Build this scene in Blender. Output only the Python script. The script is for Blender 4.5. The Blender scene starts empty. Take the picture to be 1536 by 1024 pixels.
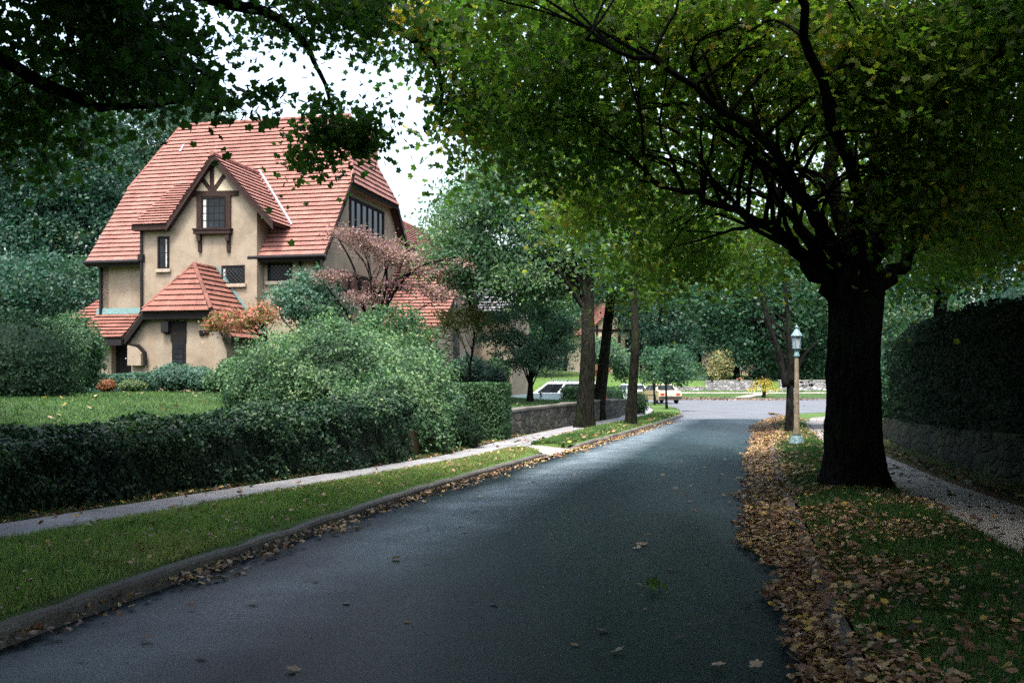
import bpy, math, random
import numpy as np
from mathutils import Vector, Matrix
random.seed(7)
RNG = np.random.default_rng(11)
S = bpy.context.scene
COL = S.collection
F, CX, HY, EYE = 1490.0, 768.0, 570.0, 1.7
R = math.radians

def P(px, py, Y):
    """world point seen at photo pixel (px,py) at depth Y"""
    return ((px - CX) / F * Y, Y, EYE - (py - HY) / F * Y)
def G(px, py, z=0.0):
    Y = (EYE - z) * F / (py - HY)
    return ((px - CX) / F * Y, Y, z)

# ------------------------------------------------------------------ object helpers
def tag(o, label=None, cat=None, group=None, kind=None):
    if label: o['label'] = label
    if cat: o['category'] = cat
    if group: o['group'] = group
    if kind: o['kind'] = kind
    return o
def thing(name, label, cat, loc=(0, 0, 0), rz=0, group=None):
    o = bpy.data.objects.new(name, None)
    o.empty_display_size = 0.3
    COL.objects.link(o)
    o.location = loc
    o.rotation_euler = (0, 0, rz)
    return tag(o, label, cat, group)
def root_of(o):
    while o.parent: o = o.parent
    return o
def link(name, me, mats, parent=None):
    for m in (mats if isinstance(mats, (list, tuple)) else [mats]):
        me.materials.append(m)
    o = bpy.data.objects.new(name, me)
    COL.objects.link(o)
    if parent: o.parent = parent
    return o
def copy_tree(o, parent=None):
    c = o.copy(); COL.objects.link(c)
    if parent: c.parent = parent
    for ch in [x for x in COL.objects if x.parent == o]:
        copy_tree(ch, c)
    return c

class MB:
    def __init__(s): s.v = []; s.f = []; s.t = []; s.m = []; s.mi = 0
    def poly(s, pts, t=0.5):
        b = len(s.v); s.v += [tuple(p) for p in pts]; s.f.append(tuple(range(b, b + len(pts)))); s.t.append(t); s.m.append(s.mi)
    def faces(s, pts, fs, t=0.5):
        b = len(s.v); s.v += [tuple(p) for p in pts]
        for f in fs: s.f.append(tuple(b + i for i in f)); s.t.append(t); s.m.append(s.mi)
    def hexa(s, p, t=0.5):
        """8 points: bottom 0-3 ccw, top 4-7"""
        s.faces(p, [(3, 2, 1, 0), (4, 5, 6, 7), (0, 1, 5, 4), (1, 2, 6, 5), (2, 3, 7, 6), (3, 0, 4, 7)], t)
    def box(s, c, d, fr=None, t=0.5):
        """centre c, size d, fr = optional map (x,y,z)->world"""
        x, y, z = [q / 2 for q in d]
        p = [(c[0] + a * x, c[1] + b * y, c[2] + e * z) for e in (-1, 1) for a, b in ((-1, -1), (1, -1), (1, 1), (-1, 1))]
        if fr: p = [fr(*q) for q in p]
        s.hexa(p, t)
    def prism(s, base, off, t=0.5):
        """polygon base extruded by vector off"""
        n = len(base); top = [tuple(b[i] + off[i] for i in range(3)) for b in base]
        s.faces(list(base) + top, [tuple(range(n))[::-1], tuple(range(n, 2 * n))] + [(i, (i + 1) % n, n + (i + 1) % n, n + i) for i in range(n)], t)
    def tube(s, path, rad, n=8, cap=True, t=0.5):
        b = len(s.v); path = [Vector(p) for p in path]
        for i, p in enumerate(path):
            d = (path[min(i + 1, len(path) - 1)] - path[max(i - 1, 0)]).normalized()
            a = d.cross(Vector((0.31, 0.95, 0.1)) if abs(d.y) < 0.9 else Vector((1, 0, 0))).normalized(); c = d.cross(a)
            for k in range(n):
                w = 2 * math.pi * k / n
                q = p + (a * math.cos(w) + c * math.sin(w)) * rad[i]
                s.v.append(tuple(q))
        for i in range(len(path) - 1):
            for k in range(n):
                s.f.append((b + i * n + k, b + i * n + (k + 1) % n, b + (i + 1) * n + (k + 1) % n, b + (i + 1) * n + k)); s.t.append(t); s.m.append(s.mi)
        if cap:
            s.f.append(tuple(b + k for k in range(n))[::-1]); s.t.append(t); s.m.append(s.mi)
            e = b + (len(path) - 1) * n
            s.f.append(tuple(e + k for k in range(n))); s.t.append(t); s.m.append(s.mi)
    def lathe(s, c, prof, n=16, t=0.5):
        """prof: (r,z) pairs, spun round the vertical through c"""
        b = len(s.v)
        for r, z in prof:
            for k in range(n):
                w = 2 * math.pi * k / n
                s.v.append((c[0] + r * math.cos(w), c[1] + r * math.sin(w), c[2] + z))
        for i in range(len(prof) - 1):
            for k in range(n):
                s.f.append((b + i * n + k, b + i * n + (k + 1) % n, b + (i + 1) * n + (k + 1) % n, b + (i + 1) * n + k)); s.t.append(t); s.m.append(s.mi)
        s.f.append(tuple(b + k for k in range(n))[::-1]); s.t.append(t); s.m.append(s.mi)
        e = b + (len(prof) - 1) * n
        s.f.append(tuple(e + k for k in range(n))); s.t.append(t); s.m.append(s.mi)
    def build(s, name, mats, parent=None, smooth=False, world=True, bevel=0):
        off = Vector((0, 0, 0))
        if parent and world: off = root_of(parent).location
        me = bpy.data.meshes.new(name)
        me.from_pydata([(x - off[0], y - off[1], z - off[2]) for x, y, z in s.v], [], s.f)
        a = me.attributes.new('tint', 'FLOAT', 'FACE'); a.data.foreach_set('value', s.t)
        if any(s.m): me.polygons.foreach_set('material_index', s.m)
        if smooth: me.polygons.foreach_set('use_smooth', [True] * len(s.f))
        me.update()
        o = link(name, me, mats, parent)
        if bevel:
            b = o.modifiers.new('b', 'BEVEL'); b.width = bevel; b.segments = 2; b.limit_method = 'ANGLE'
        return o

def polymesh(name, mats, batches, parent=None, smooth=False):
    """batches: (V[N,k,3], tint[N]) : N separate polygons of k corners each, one mesh"""
    off = np.array(root_of(parent).location) if parent else np.zeros(3)
    V = np.concatenate([b[0].reshape(-1, 3) for b in batches]) - off
    tot = np.concatenate([np.full(b[0].shape[0], b[0].shape[1], np.int32) for b in batches])
    tint = np.concatenate([b[1] for b in batches]).astype(np.float32)
    start = np.concatenate([[0], np.cumsum(tot)[:-1]]).astype(np.int32)
    me = bpy.data.meshes.new(name)
    me.vertices.add(len(V)); me.vertices.foreach_set('co', V.astype(np.float32).ravel())
    me.loops.add(len(V)); me.loops.foreach_set('vertex_index', np.arange(len(V), dtype=np.int32))
    me.polygons.add(len(tot)); me.polygons.foreach_set('loop_start', start); me.polygons.foreach_set('loop_total', tot)
    a = me.attributes.new('tint', 'FLOAT', 'FACE'); a.data.foreach_set('value', np.clip(tint, 0, 1))
    me.update(calc_edges=True)
    return link(name, me, mats, parent)

# ------------------------------------------------------------------ leaves
def _pol(l):
    r = [(a, q) for a, q in l] + [(-a, q) for a, q in l[::-1] if a not in (0, 180)]
    return np.array([(q * math.cos(R(a)), q * math.sin(R(a)), 0.10 * abs(math.sin(R(a))) * q) for a, q in r])
KITE = np.array([(-.5, 0, 0), (0, .33, .07), (.5, 0, -.04), (0, -.33, .07)])
OVAL = np.array([(-.5, 0, 0), (-.2, .25, .05), (.2, .22, .04), (.52, 0, -.06), (.2, -.22, .04), (-.2, -.25, .05)])
MAPLE = _pol([(0, .60), (24, .40), (54, .56), (84, .36), (118, .44), (155, .26), (180, .14)])
LOBE = _pol([(0, .62), (27, .36), (56, .56), (92, .34), (122, .42), (165, .20)])
SOFT = _pol([(0, .58), (30, .43), (58, .50), (96, .40), (128, .40), (165, .22)])
def unit(a): return a / np.maximum(np.linalg.norm(a, axis=-1, keepdims=True), 1e-9)
def leaves(pts, size, tint, up=0.6, out=None, droop=0.35, shape=KITE, curl=0):
    N = len(pts)
    n = unit(RNG.normal(size=(N, 3)) + np.array([0, 0, up]) + (out if out is not None else 0))
    a = RNG.normal(size=(N, 3)); a[:, 2] -= droop * 2
    a = unit(a - n * np.sum(a * n, -1, keepdims=True)); b = np.cross(n, a)
    s = (size * RNG.uniform(.65, 1.25, N))[:, None]
    V = np.stack([pts + s * (q[0] * a + q[1] * b + q[2] * n * (1 + curl)) for q in shape], 1)
    return V, np.broadcast_to(tint, (N,)).astype(float)
def wav(x, y, z=0, s=1.0, k=0):
    """cheap smooth noise, about -1..1"""
    x, y, z = np.asarray(x) * s, np.asarray(y) * s, np.asarray(z) * s
    return (np.sin(x * 1.7 + y * .9 + k) + np.sin(y * 2.1 - x * .6 + z * 1.3 + 2 * k) + np.sin(z * 2.3 + x * 1.1 - y * .7 + 3 * k) + .6 * np.sin(x * 4.1 + z * 3.3 + k) + .6 * np.sin(y * 4.7 - z * 2.9 + k)) / 3.2

def E(px, py, rx, ry, Y, rd, n):
    """ellipsoid of foliage seen round (px,py) at depth Y"""
    c = P(px, py, Y)
    return (c[0], c[1], c[2], rx / F * Y, rd, ry / F * Y, n)
def ell_points(ells, shell=.35):
    out = []
    for x, y, z, rx, ry, rz, n in ells:
        d = unit(RNG.normal(size=(n, 3)))
        q = (shell + (1 - shell) * RNG.random(n)) ** .5
        out.append(np.array([x, y, z]) + d * q[:, None] * np.array([rx, ry, rz]))
    return np.concatenate(out)
def sprays(C, lps, r, size, base=.45, var=.16, up=.7, droop=.35, shape=KITE, flat=.35, patch=None, zmin=None):
    """leafy twigs: each centre gets lps leaves in a flattened tilted disc"""
    N = len(C)
    rr = r * RNG.uniform(.6, 1.4, N)
    tilt = RNG.normal(size=(N, 2)) * .35
    o = RNG.normal(size=(N, lps, 3)) * .55
    o[..., 2] = o[..., 2] * flat + o[..., 0] * tilt[:, None, 0] + o[..., 1] * tilt[:, None, 1] - .18 * (o[..., 0] ** 2 + o[..., 1] ** 2)
    pts = C[:, None, :] + o * rr[:, None, None]
    t = base + RNG.normal(size=N) * var * .6 + wav(C[:, 0], C[:, 1], C[:, 2], .7, 3) * var
    t = t[:, None] + RNG.normal(size=(N, lps)) * var * .5
    if patch is not None:
        for q, rad, val in patch:
            near = np.linalg.norm(C - np.array(q), axis=1) < rad
            t[near] = np.where(RNG.random(t[near].shape) < .75, val + RNG.normal(size=t[near].shape) * .04, t[near])
    pts = pts.reshape(-1, 3); t = t.reshape(-1)
    if zmin is not None:
        k = pts[:, 2] > zmin; pts, t = pts[k], t[k]
    return leaves(pts, size, t, up=up, droop=droop, shape=shape)

def limb(mb, pts, r0, r1, n=7, wob=.0):
    """smooth tapered limb through control points"""
    pts = [Vector(p) for p in pts]; path = []
    for i in range(len(pts) - 1):
        p0 = pts[max(i - 1, 0)]; p1 = pts[i]; p2 = pts[i + 1]; p3 = pts[min(i + 2, len(pts) - 1)]
        for k in range(5):
            t = k / 5
            path.append(.5 * ((2 * p1) + (p2 - p0) * t + (2 * p0 - 5 * p1 + 4 * p2 - p3) * t * t + (3 * p1 - p0 - 3 * p2 + p3) * t ** 3))
    path.append(pts[-1])
    m = len(path) - 1
    if wob:
        for i in range(1, m): path[i] = path[i] + Vector((random.gauss(0, wob), random.gauss(0, wob), random.gauss(0, wob)))
    mb.tube(path, [r0 + (r1 - r0) * (i / m) ** .62 for i in range(m + 1)], n)
    return path

def trunk_mesh(mb, path, rads, n=40, flare=.5, lobes=6, ridge=.04, seed=1, zbase=0, fh=.55):
    """bark-ridged trunk; flares into roots at the bottom"""
    rg = np.random.default_rng(seed)
    ph = rg.uniform(0, 6.28, 8); b = len(mb.v); m = len(path)
    for i, p in enumerate(path):
        h = max(0, p[2] - zbase); fl = flare * math.exp(-h / fh)
        for k in range(n):
            w = 2 * math.pi * k / n
            lob = .55 + .45 * math.cos(lobes * w + ph[0] + .8 * math.sin(2 * w + ph[1]))
            rd = rads[i] * (1 + fl * lob + ridge * (.7 * math.sin(13 * w + ph[2] + 2.2 * math.sin(h * 1.9 + ph[3]) + 3 * math.sin(w * 3 + h * .8)) + .6 * math.sin(23 * w + ph[5] + 2.6 * math.sin(h * 3.1 + ph[6]) + 2 * math.sin(5 * w - h * 1.3)) * math.sin(h * 5 + 4 * w + ph[7])) + .035 * math.sin(3 * w + h * 1.4 + ph[4]) + .02 * math.sin(5 * w - h * 2.2) + rg.normal() * ridge * .25)
            mb.v.append((p[0] + rd * math.cos(w), p[1] + rd * math.sin(w), p[2]))
    for i in range(m - 1):
        for k in range(n):
            mb.f.append((b + i * n + k, b + i * n + (k + 1) % n, b + (i + 1) * n + (k + 1) % n, b + (i + 1) * n + k)); mb.t.append(.5); mb.m.append(0)
def lerp_path(pts, m):
    pts = np.array(pts, float); t = np.linspace(0, len(pts) - 1, m); i = np.minimum(t.astype(int), len(pts) - 2); f = (t - i)[:, None]
    return pts[i] * (1 - f) + pts[i + 1] * f

def tree(name, label, base, ells, h, r, leafmat, bark, lps=18, sr=.6, ls=.16, limbs=12, base_t=.45, var=.16, group=None, top=None, shape=KITE, fork=.45, cat='tree', up=.7, patch=None, extra=None, droop=.35, flat=.35, sides=14, shell=.35):
    t = thing(name, label, cat, base, 0, group)
    C = ell_points(ells, shell)
    mb = MB()
    top = top or (base[0] + random.uniform(-.3, .3), base[1], h)
    path = lerp_path([base, ((base[0] * 2 + top[0]) / 3 + .03, base[1], base[2] + (top[2] - base[2]) * .4), top], 16)
    trunk_mesh(mb, path, [r * (1 - .5 * i / 15) for i in range(16)], n=sides, flare=.45, ridge=.03, zbase=base[2], fh=.4, seed=int(abs(base[0] * 10)) + 3)
    idx = RNG.choice(len(C), min(limbs, len(C)), replace=False)
    for i in idx:
        s = path[int(RNG.uniform(fork, 1) * 15)]; e = C[i]
        mid = s * .5 + e * .5 + np.array([RNG.normal() * .2, RNG.normal() * .2, .12 * abs(e[0] - s[0]) + .1])
        q = limb(mb, [s, mid, e], r * .36, r * .05, 6, .02 * r)
        for _ in range(2):
            j = np.argsort(np.linalg.norm(C - e, axis=1))[RNG.integers(1, min(25, len(C)))]
            limb(mb, [q[RNG.integers(3, 8)], (Vector(q[8]) + Vector(C[j])) / 2, C[j]], r * .12, r * .03, 5)
    if extra: extra(mb)
    mb.build('trunk', bark, t, smooth=True)
    polymesh('crown', leafmat, [sprays(C, lps, sr, ls, base_t, var, up, droop, shape, flat, patch)], t)
    return t

def ico(c, r, k=2, jit=.06, seed=0):
    """lumpy solid: list of quads around an ellipsoid, as [N,4,3]"""
    nu, nv = 18, 10; q = []
    def pt(i, j):
        w = 2 * math.pi * i / nu; f = math.pi * j / nv
        d = (math.sin(f) * math.cos(w), math.sin(f) * math.sin(w), math.cos(f))
        m = 1 + jit * float(wav(d[0] * 3, d[1] * 3, d[2] * 3, 1, seed))
        return (c[0] + d[0] * r[0] * m, c[1] + d[1] * r[1] * m, c[2] + d[2] * r[2] * m)
    for i in range(nu):
        for j in range(nv): q.append([pt(i, j), pt(i, j + 1), pt(i + 1, j + 1), pt(i + 1, j)])
    return np.array(q)
def bush(name, label, ells, leafmat, n, ls, base_t=.45, var=.14, core=.8, z0=None, parent=None, cat='bush', group=None, lump=.12, shape=OVAL, up=.5, k=1, thick=.3, droop=.3, loc=None):
    """shrub made of overlapping leafy lobes (x,y,z,rx,ry,rz); dense twiggy inside + leaves near the surface"""
    A = np.array([e[:6] for e in ells]); w = (A[:, 3] * A[:, 5] + A[:, 4] * A[:, 5] + A[:, 3] * A[:, 4]); w = w / w.sum()
    j = RNG.choice(len(A), int(n * 1.9), p=w)
    d = unit(RNG.normal(size=(len(j), 3)))
    m = 1 + lump * wav(A[j, 0] + d[:, 0] * 3, A[j, 1] + d[:, 1] * 3, d[:, 2] * 3, 1.4, k) + .5 * lump * wav(d[:, 0] * 9 + A[j, 0], d[:, 1] * 9, d[:, 2] * 9, 1, k + 1)
    q = m * (1 - thick * RNG.random(len(j)) ** 1.6 + .07 * RNG.normal(size=len(j)))
    p = A[j, :3] + d * A[j, 3:] * q[:, None]
    ok = np.ones(len(p), bool)
    for i in range(len(A)):
        ins = np.sum(((p - A[i, :3]) / A[i, 3:]) ** 2, 1) < .62
        ok &= ~(ins & (j != i))
    if z0 is not None: ok &= p[:, 2] > z0
    p, d, j = p[ok][:n], d[ok][:n], j[ok][:n]
    t = base_t + var * wav(p[:, 0], p[:, 1], p[:, 2], 1.6, k) + RNG.normal(size=len(p)) * var * .8
    bt = [leaves(p, ls, t, up=up, out=d * 1.1, shape=shape, droop=droop)]
    for e in A:
        c = ico(e[:3], e[3:] * core, jit=lump * .7, seed=k); c[..., 2] = np.maximum(c[..., 2], z0 if z0 is not None else -9)
        bt.append((c, np.full(len(c), .12)))
    o = polymesh(name, leafmat, bt, parent)
    if not parent: tag(o, label, cat, group)
    return o
def hedge(name, label, path, leafmat, width, z0, z1, n, ls, base_t=.45, var=.14, lump=.06, cat='hedge', shape=OVAL, up=.35, k=2, side=1, roundtop=.25, parent=None):
    """clipped hedge: path = front foot line [(x,y)], width goes to the left of travel if side=1; z0,z1 lists along the path"""
    pa = np.array(path, float); seg = np.linalg.norm(np.diff(pa, axis=0), axis=1); cum = np.concatenate([[0], np.cumsum(seg)]); L = cum[-1]
    def at(s):
        x = np.interp(s, cum, pa[:, 0]); y = np.interp(s, cum, pa[:, 1])
        dx = np.interp(s + .1, cum, pa[:, 0]) - np.interp(s - .1, cum, pa[:, 0]); dy = np.interp(s + .1, cum, pa[:, 1]) - np.interp(s - .1, cum, pa[:, 1])
        l = np.hypot(dx, dy) + 1e-9
        return x, y, -dy / l * side, dx / l * side, np.interp(s, cum, z0), np.interp(s, cum, z1)
    H = np.mean(z1) - np.mean(z0)
    A = np.array([L * H, L * H * .6, L * width * 1.3, width * H, width * H]); c = RNG.choice(5, n, p=A / A.sum())
    s = RNG.random(n) * L; w = RNG.random(n) * width; h = RNG.random(n)
    s = np.where(c == 3, 0, np.where(c == 4, L, s)); w = np.where(c == 0, 0, np.where(c == 1, width, w)); h = np.where(c == 2, 1, h)
    x, y, nx, ny, za, zb = at(s)
    # rounded shoulders
    e = np.minimum(w, width - w); hh = (zb - za) * h; dtop = (zb - za) - hh
    z = za + hh - np.maximum(0, roundtop - e) ** 2 / roundtop * .5 * (h > .8)
    tx, ty = (ny * side, -nx * side)
    ox = np.where(c == 0, -nx, np.where(c == 1, nx, 0)) + np.where(c == 3, -tx, np.where(c == 4, tx, 0))
    oy = np.where(c == 0, -ny, np.where(c == 1, ny, 0)) + np.where(c == 3, -ty, np.where(c == 4, ty, 0))
    out = np.stack([ox, oy, (c == 2) * 1.0], 1)
    p = np.stack([x + nx * w, y + ny * w, z], 1)
    q = lump * wav(s, w, z, 2.2, k) + lump * .6 * wav(s, w, z, 6, k + 1) - np.abs(RNG.normal(size=n)) * .07
    p = p + out * q[:, None]
    t = base_t + var * wav(p[:, 0], p[:, 1], p[:, 2], 1.5, k) + RNG.normal(size=n) * var * .8
    bt = [leaves(p, ls, t, up=up, out=out * 1.3, shape=shape)]
    m = max(4, int(L / .5)); ss = np.linspace(0.1, L - .1, m); x, y, nx, ny, za, zb = at(ss); i = .13
    ring = [np.stack([x + nx * i, y + ny * i, za], 1), np.stack([x + nx * i, y + ny * i, zb - i - .1], 1), np.stack([x + nx * (i + .15), y + ny * (i + .15), zb - i], 1), np.stack([x + nx * (width - i), y + ny * (width - i), zb - i], 1), np.stack([x + nx * (width - i), y + ny * (width - i), za], 1)]
    q = []
    for a, b in zip(ring[:-1], ring[1:]):
        for k2 in range(m - 1): q.append([a[k2], a[k2 + 1], b[k2 + 1], b[k2]])
    bt.append((np.array(q), np.full(len(q), .12)))
    ends = np.array([[r_[e_] for r_ in ring] for e_ in (0, m - 1)]); bt.append((ends, np.full(2, .12)))
    o = polymesh(name, leafmat, bt, parent)
    if not parent: tag(o, label, cat)
    return o
# ------------------------------------------------------------------ materials
class NT:
    def __init__(s, name):
        s.m = bpy.data.materials.new(name); s.m.use_nodes = True; s.t = s.m.node_tree; s.t.nodes.clear()
        s.out = s.n('ShaderNodeOutputMaterial'); s.pos = s.n('ShaderNodeNewGeometry').outputs['Position']
    def n(s, ty, **kw):
        x = s.t.nodes.new(ty)
        for k, v in kw.items(): setattr(x, k, v)
        return x
    def l(s, a, b): s.t.links.new(a, b)
    def set(s, sock, v):
        if isinstance(v, bpy.types.NodeSocket): s.l(v, sock)
        else: sock.default_value = v if not isinstance(v, tuple) or len(v) != 3 or sock.type == 'VECTOR' else (*v, 1)
    def noise(s, scale, detail=4, rough=.55, vec=None, dist=0):
        x = s.n('ShaderNodeTexNoise'); s.set(x.inputs['Scale'], scale); x.inputs['Detail'].default_value = detail; x.inputs['Roughness'].default_value = rough; x.inputs['Distortion'].default_value = dist
        s.l(vec or s.pos, x.inputs['Vector']); return x.outputs['Fac']
    def voro(s, scale, vec=None, feature='F1', out='Distance', rnd=1):
        x = s.n('ShaderNodeTexVoronoi', feature=feature); x.inputs['Scale'].default_value = scale; x.inputs['Randomness'].default_value = rnd
        s.l(vec or s.pos, x.inputs['Vector']); return x.outputs[out]
    def mapv(s, scale=(1, 1, 1), rot=(0, 0, 0)):
        x = s.n('ShaderNodeMapping'); x.inputs['Scale'].default_value = scale; x.inputs['Rotation'].default_value = rot
        s.l(s.pos, x.inputs['Vector']); return x.outputs['Vector']
    def ramp(s, fac, stops):
        x = s.n('ShaderNodeValToRGB'); e = x.color_ramp.elements
        while len(e) < len(stops): e.new(.5)
        for i, (p, c) in enumerate(stops):
            e[i].position = p; e[i].color = (*c, 1) if isinstance(c, tuple) else (c, c, c, 1)
        s.l(fac, x.inputs['Fac']); return x.outputs['Color']
    def mix(s, a, b, f, mode='MIX'):
        x = s.n('ShaderNodeMix', data_type='RGBA', blend_type=mode)
        s.set(x.inputs['Factor'], f); s.set(x.inputs['A'], a); s.set(x.inputs['B'], b); return x.outputs['Result']
    def math(s, op, a, b=0.0):
        x = s.n('ShaderNodeMath', operation=op); s.set(x.inputs[0], a); s.set(x.inputs[1], b); return x.outputs[0]
    def bump(s, h, strength=.4, dist=.02):
        x = s.n('ShaderNodeBump'); x.inputs['Strength'].default_value = strength; x.inputs['Distance'].default_value = dist
        s.l(h, x.inputs['Height']); return x.outputs['Normal']
    def tint(s): return s.n('ShaderNodeAttribute', attribute_name='tint').outputs['Fac']
    def bsdf(s, color, rough=.7, normal=None, metal=0, spec=.5, coat=0, trans=0):
        x = s.n('ShaderNodeBsdfPrincipled'); s.set(x.inputs['Base Color'], color); s.set(x.inputs['Roughness'], rough)
        x.inputs['Metallic'].default_value = metal; s.set(x.inputs['Specular IOR Level'], spec); x.inputs['Coat Weight'].default_value = coat; x.inputs['Transmission Weight'].default_value = trans
        if normal is not None: s.l(normal, x.inputs['Normal'])
        s.l(x.outputs[0], s.out.inputs['Surface']); return x

def leaf_mat(name, stops, rough=.45, spec=.35, trans=.4, sat=1):
    k = NT(name); c = k.ramp(k.tint(), stops)
    c = k.mix(c, k.ramp(k.noise(6, 2), [(.3, .72), (.7, 1.2)]), 1, 'MULTIPLY')
    b = k.bsdf(c, rough, spec=spec)
    t = k.n('ShaderNodeBsdfTranslucent'); k.l(k.mix(c, (1.35, 1.7, .95), 1, 'MULTIPLY'), t.inputs['Color'])
    m = k.n('ShaderNodeMixShader'); m.inputs[0].default_value = trans
    k.l(b.outputs[0], m.inputs[1]); k.l(t.outputs[0], m.inputs[2]); k.l(m.outputs[0], k.out.inputs['Surface'])
    return k.m
def plain(name, color, rough=.6, var=.15, scale=8, bump=.2, metal=0, spec=.5, coat=0):
    k = NT(name); f = k.noise(scale, 5)
    c = k.mix(color, k.ramp(f, [(.25, 1 - var * 1.6), (.75, 1 + var)]), 1, 'MULTIPLY')
    k.bsdf(c, rough, k.bump(k.noise(scale * 6, 4), bump, .01) if bump else None, metal, spec, coat); return k.m

M = {}
M['maple'] = leaf_mat('maple_leaf', [(0, (.020, .052, .014)), (.35, (.044, .100, .020)), (.6, (.082, .145, .024)), (.8, (.140, .170, .026)), (.92, (.30, .22, .028)), (1, (.42, .27, .03))], .5, .3, .6)
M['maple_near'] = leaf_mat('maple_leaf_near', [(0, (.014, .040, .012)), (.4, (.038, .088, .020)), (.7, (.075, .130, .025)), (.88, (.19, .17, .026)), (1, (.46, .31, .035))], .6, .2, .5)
M['maple_blue'] = leaf_mat('maple_leaf_bluish', [(0, (.020, .056, .036)), (.4, (.060, .13, .074)), (.7, (.135, .20, .095)), (.9, (.15, .19, .06)), (1, (.30, .24, .04))], .45, .35, .4)
M['dark'] = leaf_mat('dark_wood_leaf', [(0, (.008, .030, .024)), (.5, (.022, .068, .050)), (.85, (.056, .11, .068)), (1, (.14, .11, .03))], .5, .3, .3)
M['mid'] = leaf_mat('mid_wood_leaf', [(0, (.014, .048, .030)), (.5, (.036, .096, .054)), (.85, (.092, .15, .065)), (1, (.20, .17, .04))], .5, .3, .35)
M['ivy'] = leaf_mat('ivy_leaf', [(0, (.006, .020, .013)), (.5, (.014, .042, .022)), (.8, (.045, .098, .04)), (1, (.12, .17, .035))], .52, .3, .2)
M['shrub'] = leaf_mat('shrub_leaf', [(0, (.012, .036, .019)), (.35, (.036, .085, .042)), (.7, (.098, .180, .090)), (1, (.22, .29, .15))], .6, .25, .35)
M['box'] = leaf_mat('box_leaf', [(0, (.012, .034, .016)), (.5, (.032, .078, .034)), (.85, (.065, .125, .06)), (1, (.12, .17, .08))], .6, .22, .25)
M['yew'] = leaf_mat('yew_leaf', [(0, (.004, .014, .008)), (.5, (.010, .028, .014)), (.85, (.022, .046, .020)), (1, (.05, .08, .03))], .75, .12, .15)
M['juniper'] = leaf_mat('blue_green_leaf', [(0, (.025, .06, .045)), (.5, (.06, .125, .095)), (.85, (.10, .17, .13)), (1, (.16, .22, .16))], .6, .22, .3)
M['purple'] = leaf_mat('purple_leaf', [(0, (.10, .050, .060)), (.4, (.19, .105, .118)), (.7, (.28, .175, .185)), (.9, (.33, .23, .22)), (1, (.16, .20, .08))], .5, .3, .35)
M['orange'] = leaf_mat('orange_bloom', [(0, (.07, .13, .03)), (.3, (.10, .15, .04)), (.42, (.25, .085, .06)), (.8, (.38, .165, .125)), (1, (.44, .25, .19))], .6, .2, .3)
M['yellow'] = leaf_mat('yellow_leaf', [(0, (.22, .17, .03)), (.5, (.40, .30, .04)), (1, (.50, .42, .10))], .5, .3, .4)
M['olive'] = leaf_mat('olive_leaf', [(0, (.08, .08, .03)), (.5, (.20, .19, .09)), (1, (.34, .30, .17))], .6, .2, .3)
M['rust'] = leaf_mat('rust_leaf', [(0, (.08, .03, .02)), (.5, (.20, .075, .035)), (1, (.30, .16, .07))], .6, .2, .3)
M['blade'] = leaf_mat('grass_blade', [(0, (.016, .042, .014)), (.4, (.036, .088, .026)), (.65, (.12, .21, .060)), (.85, (.20, .29, .09)), (1, (.28, .27, .12))], .5, .3, .4)
M['litter'] = leaf_mat('dry_leaf', [(0, (.022, .011, .007)), (.25, (.062, .030, .016)), (.5, (.125, .062, .033)), (.72, (.21, .125, .072)), (.86, (.36, .28, .20)), (.93, (.42, .27, .045)), (1, (.06, .09, .025))], .6, .35, .12)

def bark(name, a, b, sc=1):
    k = NT(name); v = k.mapv((7 * sc, 7 * sc, 1.1 * sc)); f = k.noise(2.2, 8, .7, v, .8); g = k.voro(2.6, v)
    h = k.math('ADD', f, k.math('MULTIPLY', g, .8))
    c = k.mix(k.ramp(f, [(.3, a), (.7, b)]), k.ramp(k.noise(.9, 3), [(.35, .75), (.7, 1.2)]), 1, 'MULTIPLY')
    moss = k.ramp(k.noise(1.6, 5), [(.52, 0.0), (.72, .55)])
    c = k.mix(c, (.012, .022, .009), moss)
    c = k.mix(c, k.ramp(g, [(.1, .45), (.45, 1.5)]), 1, 'MULTIPLY')
    k.bsdf(c, .9, k.bump(h, 1.0, .09), spec=.05); return k.m
M['bark_dark'] = bark('bark_dark', (.003, .003, .003), (.012, .012, .011))
M['bark'] = bark('bark_grey_brown', (.004, .004, .003), (.013, .0135, .010))

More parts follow.
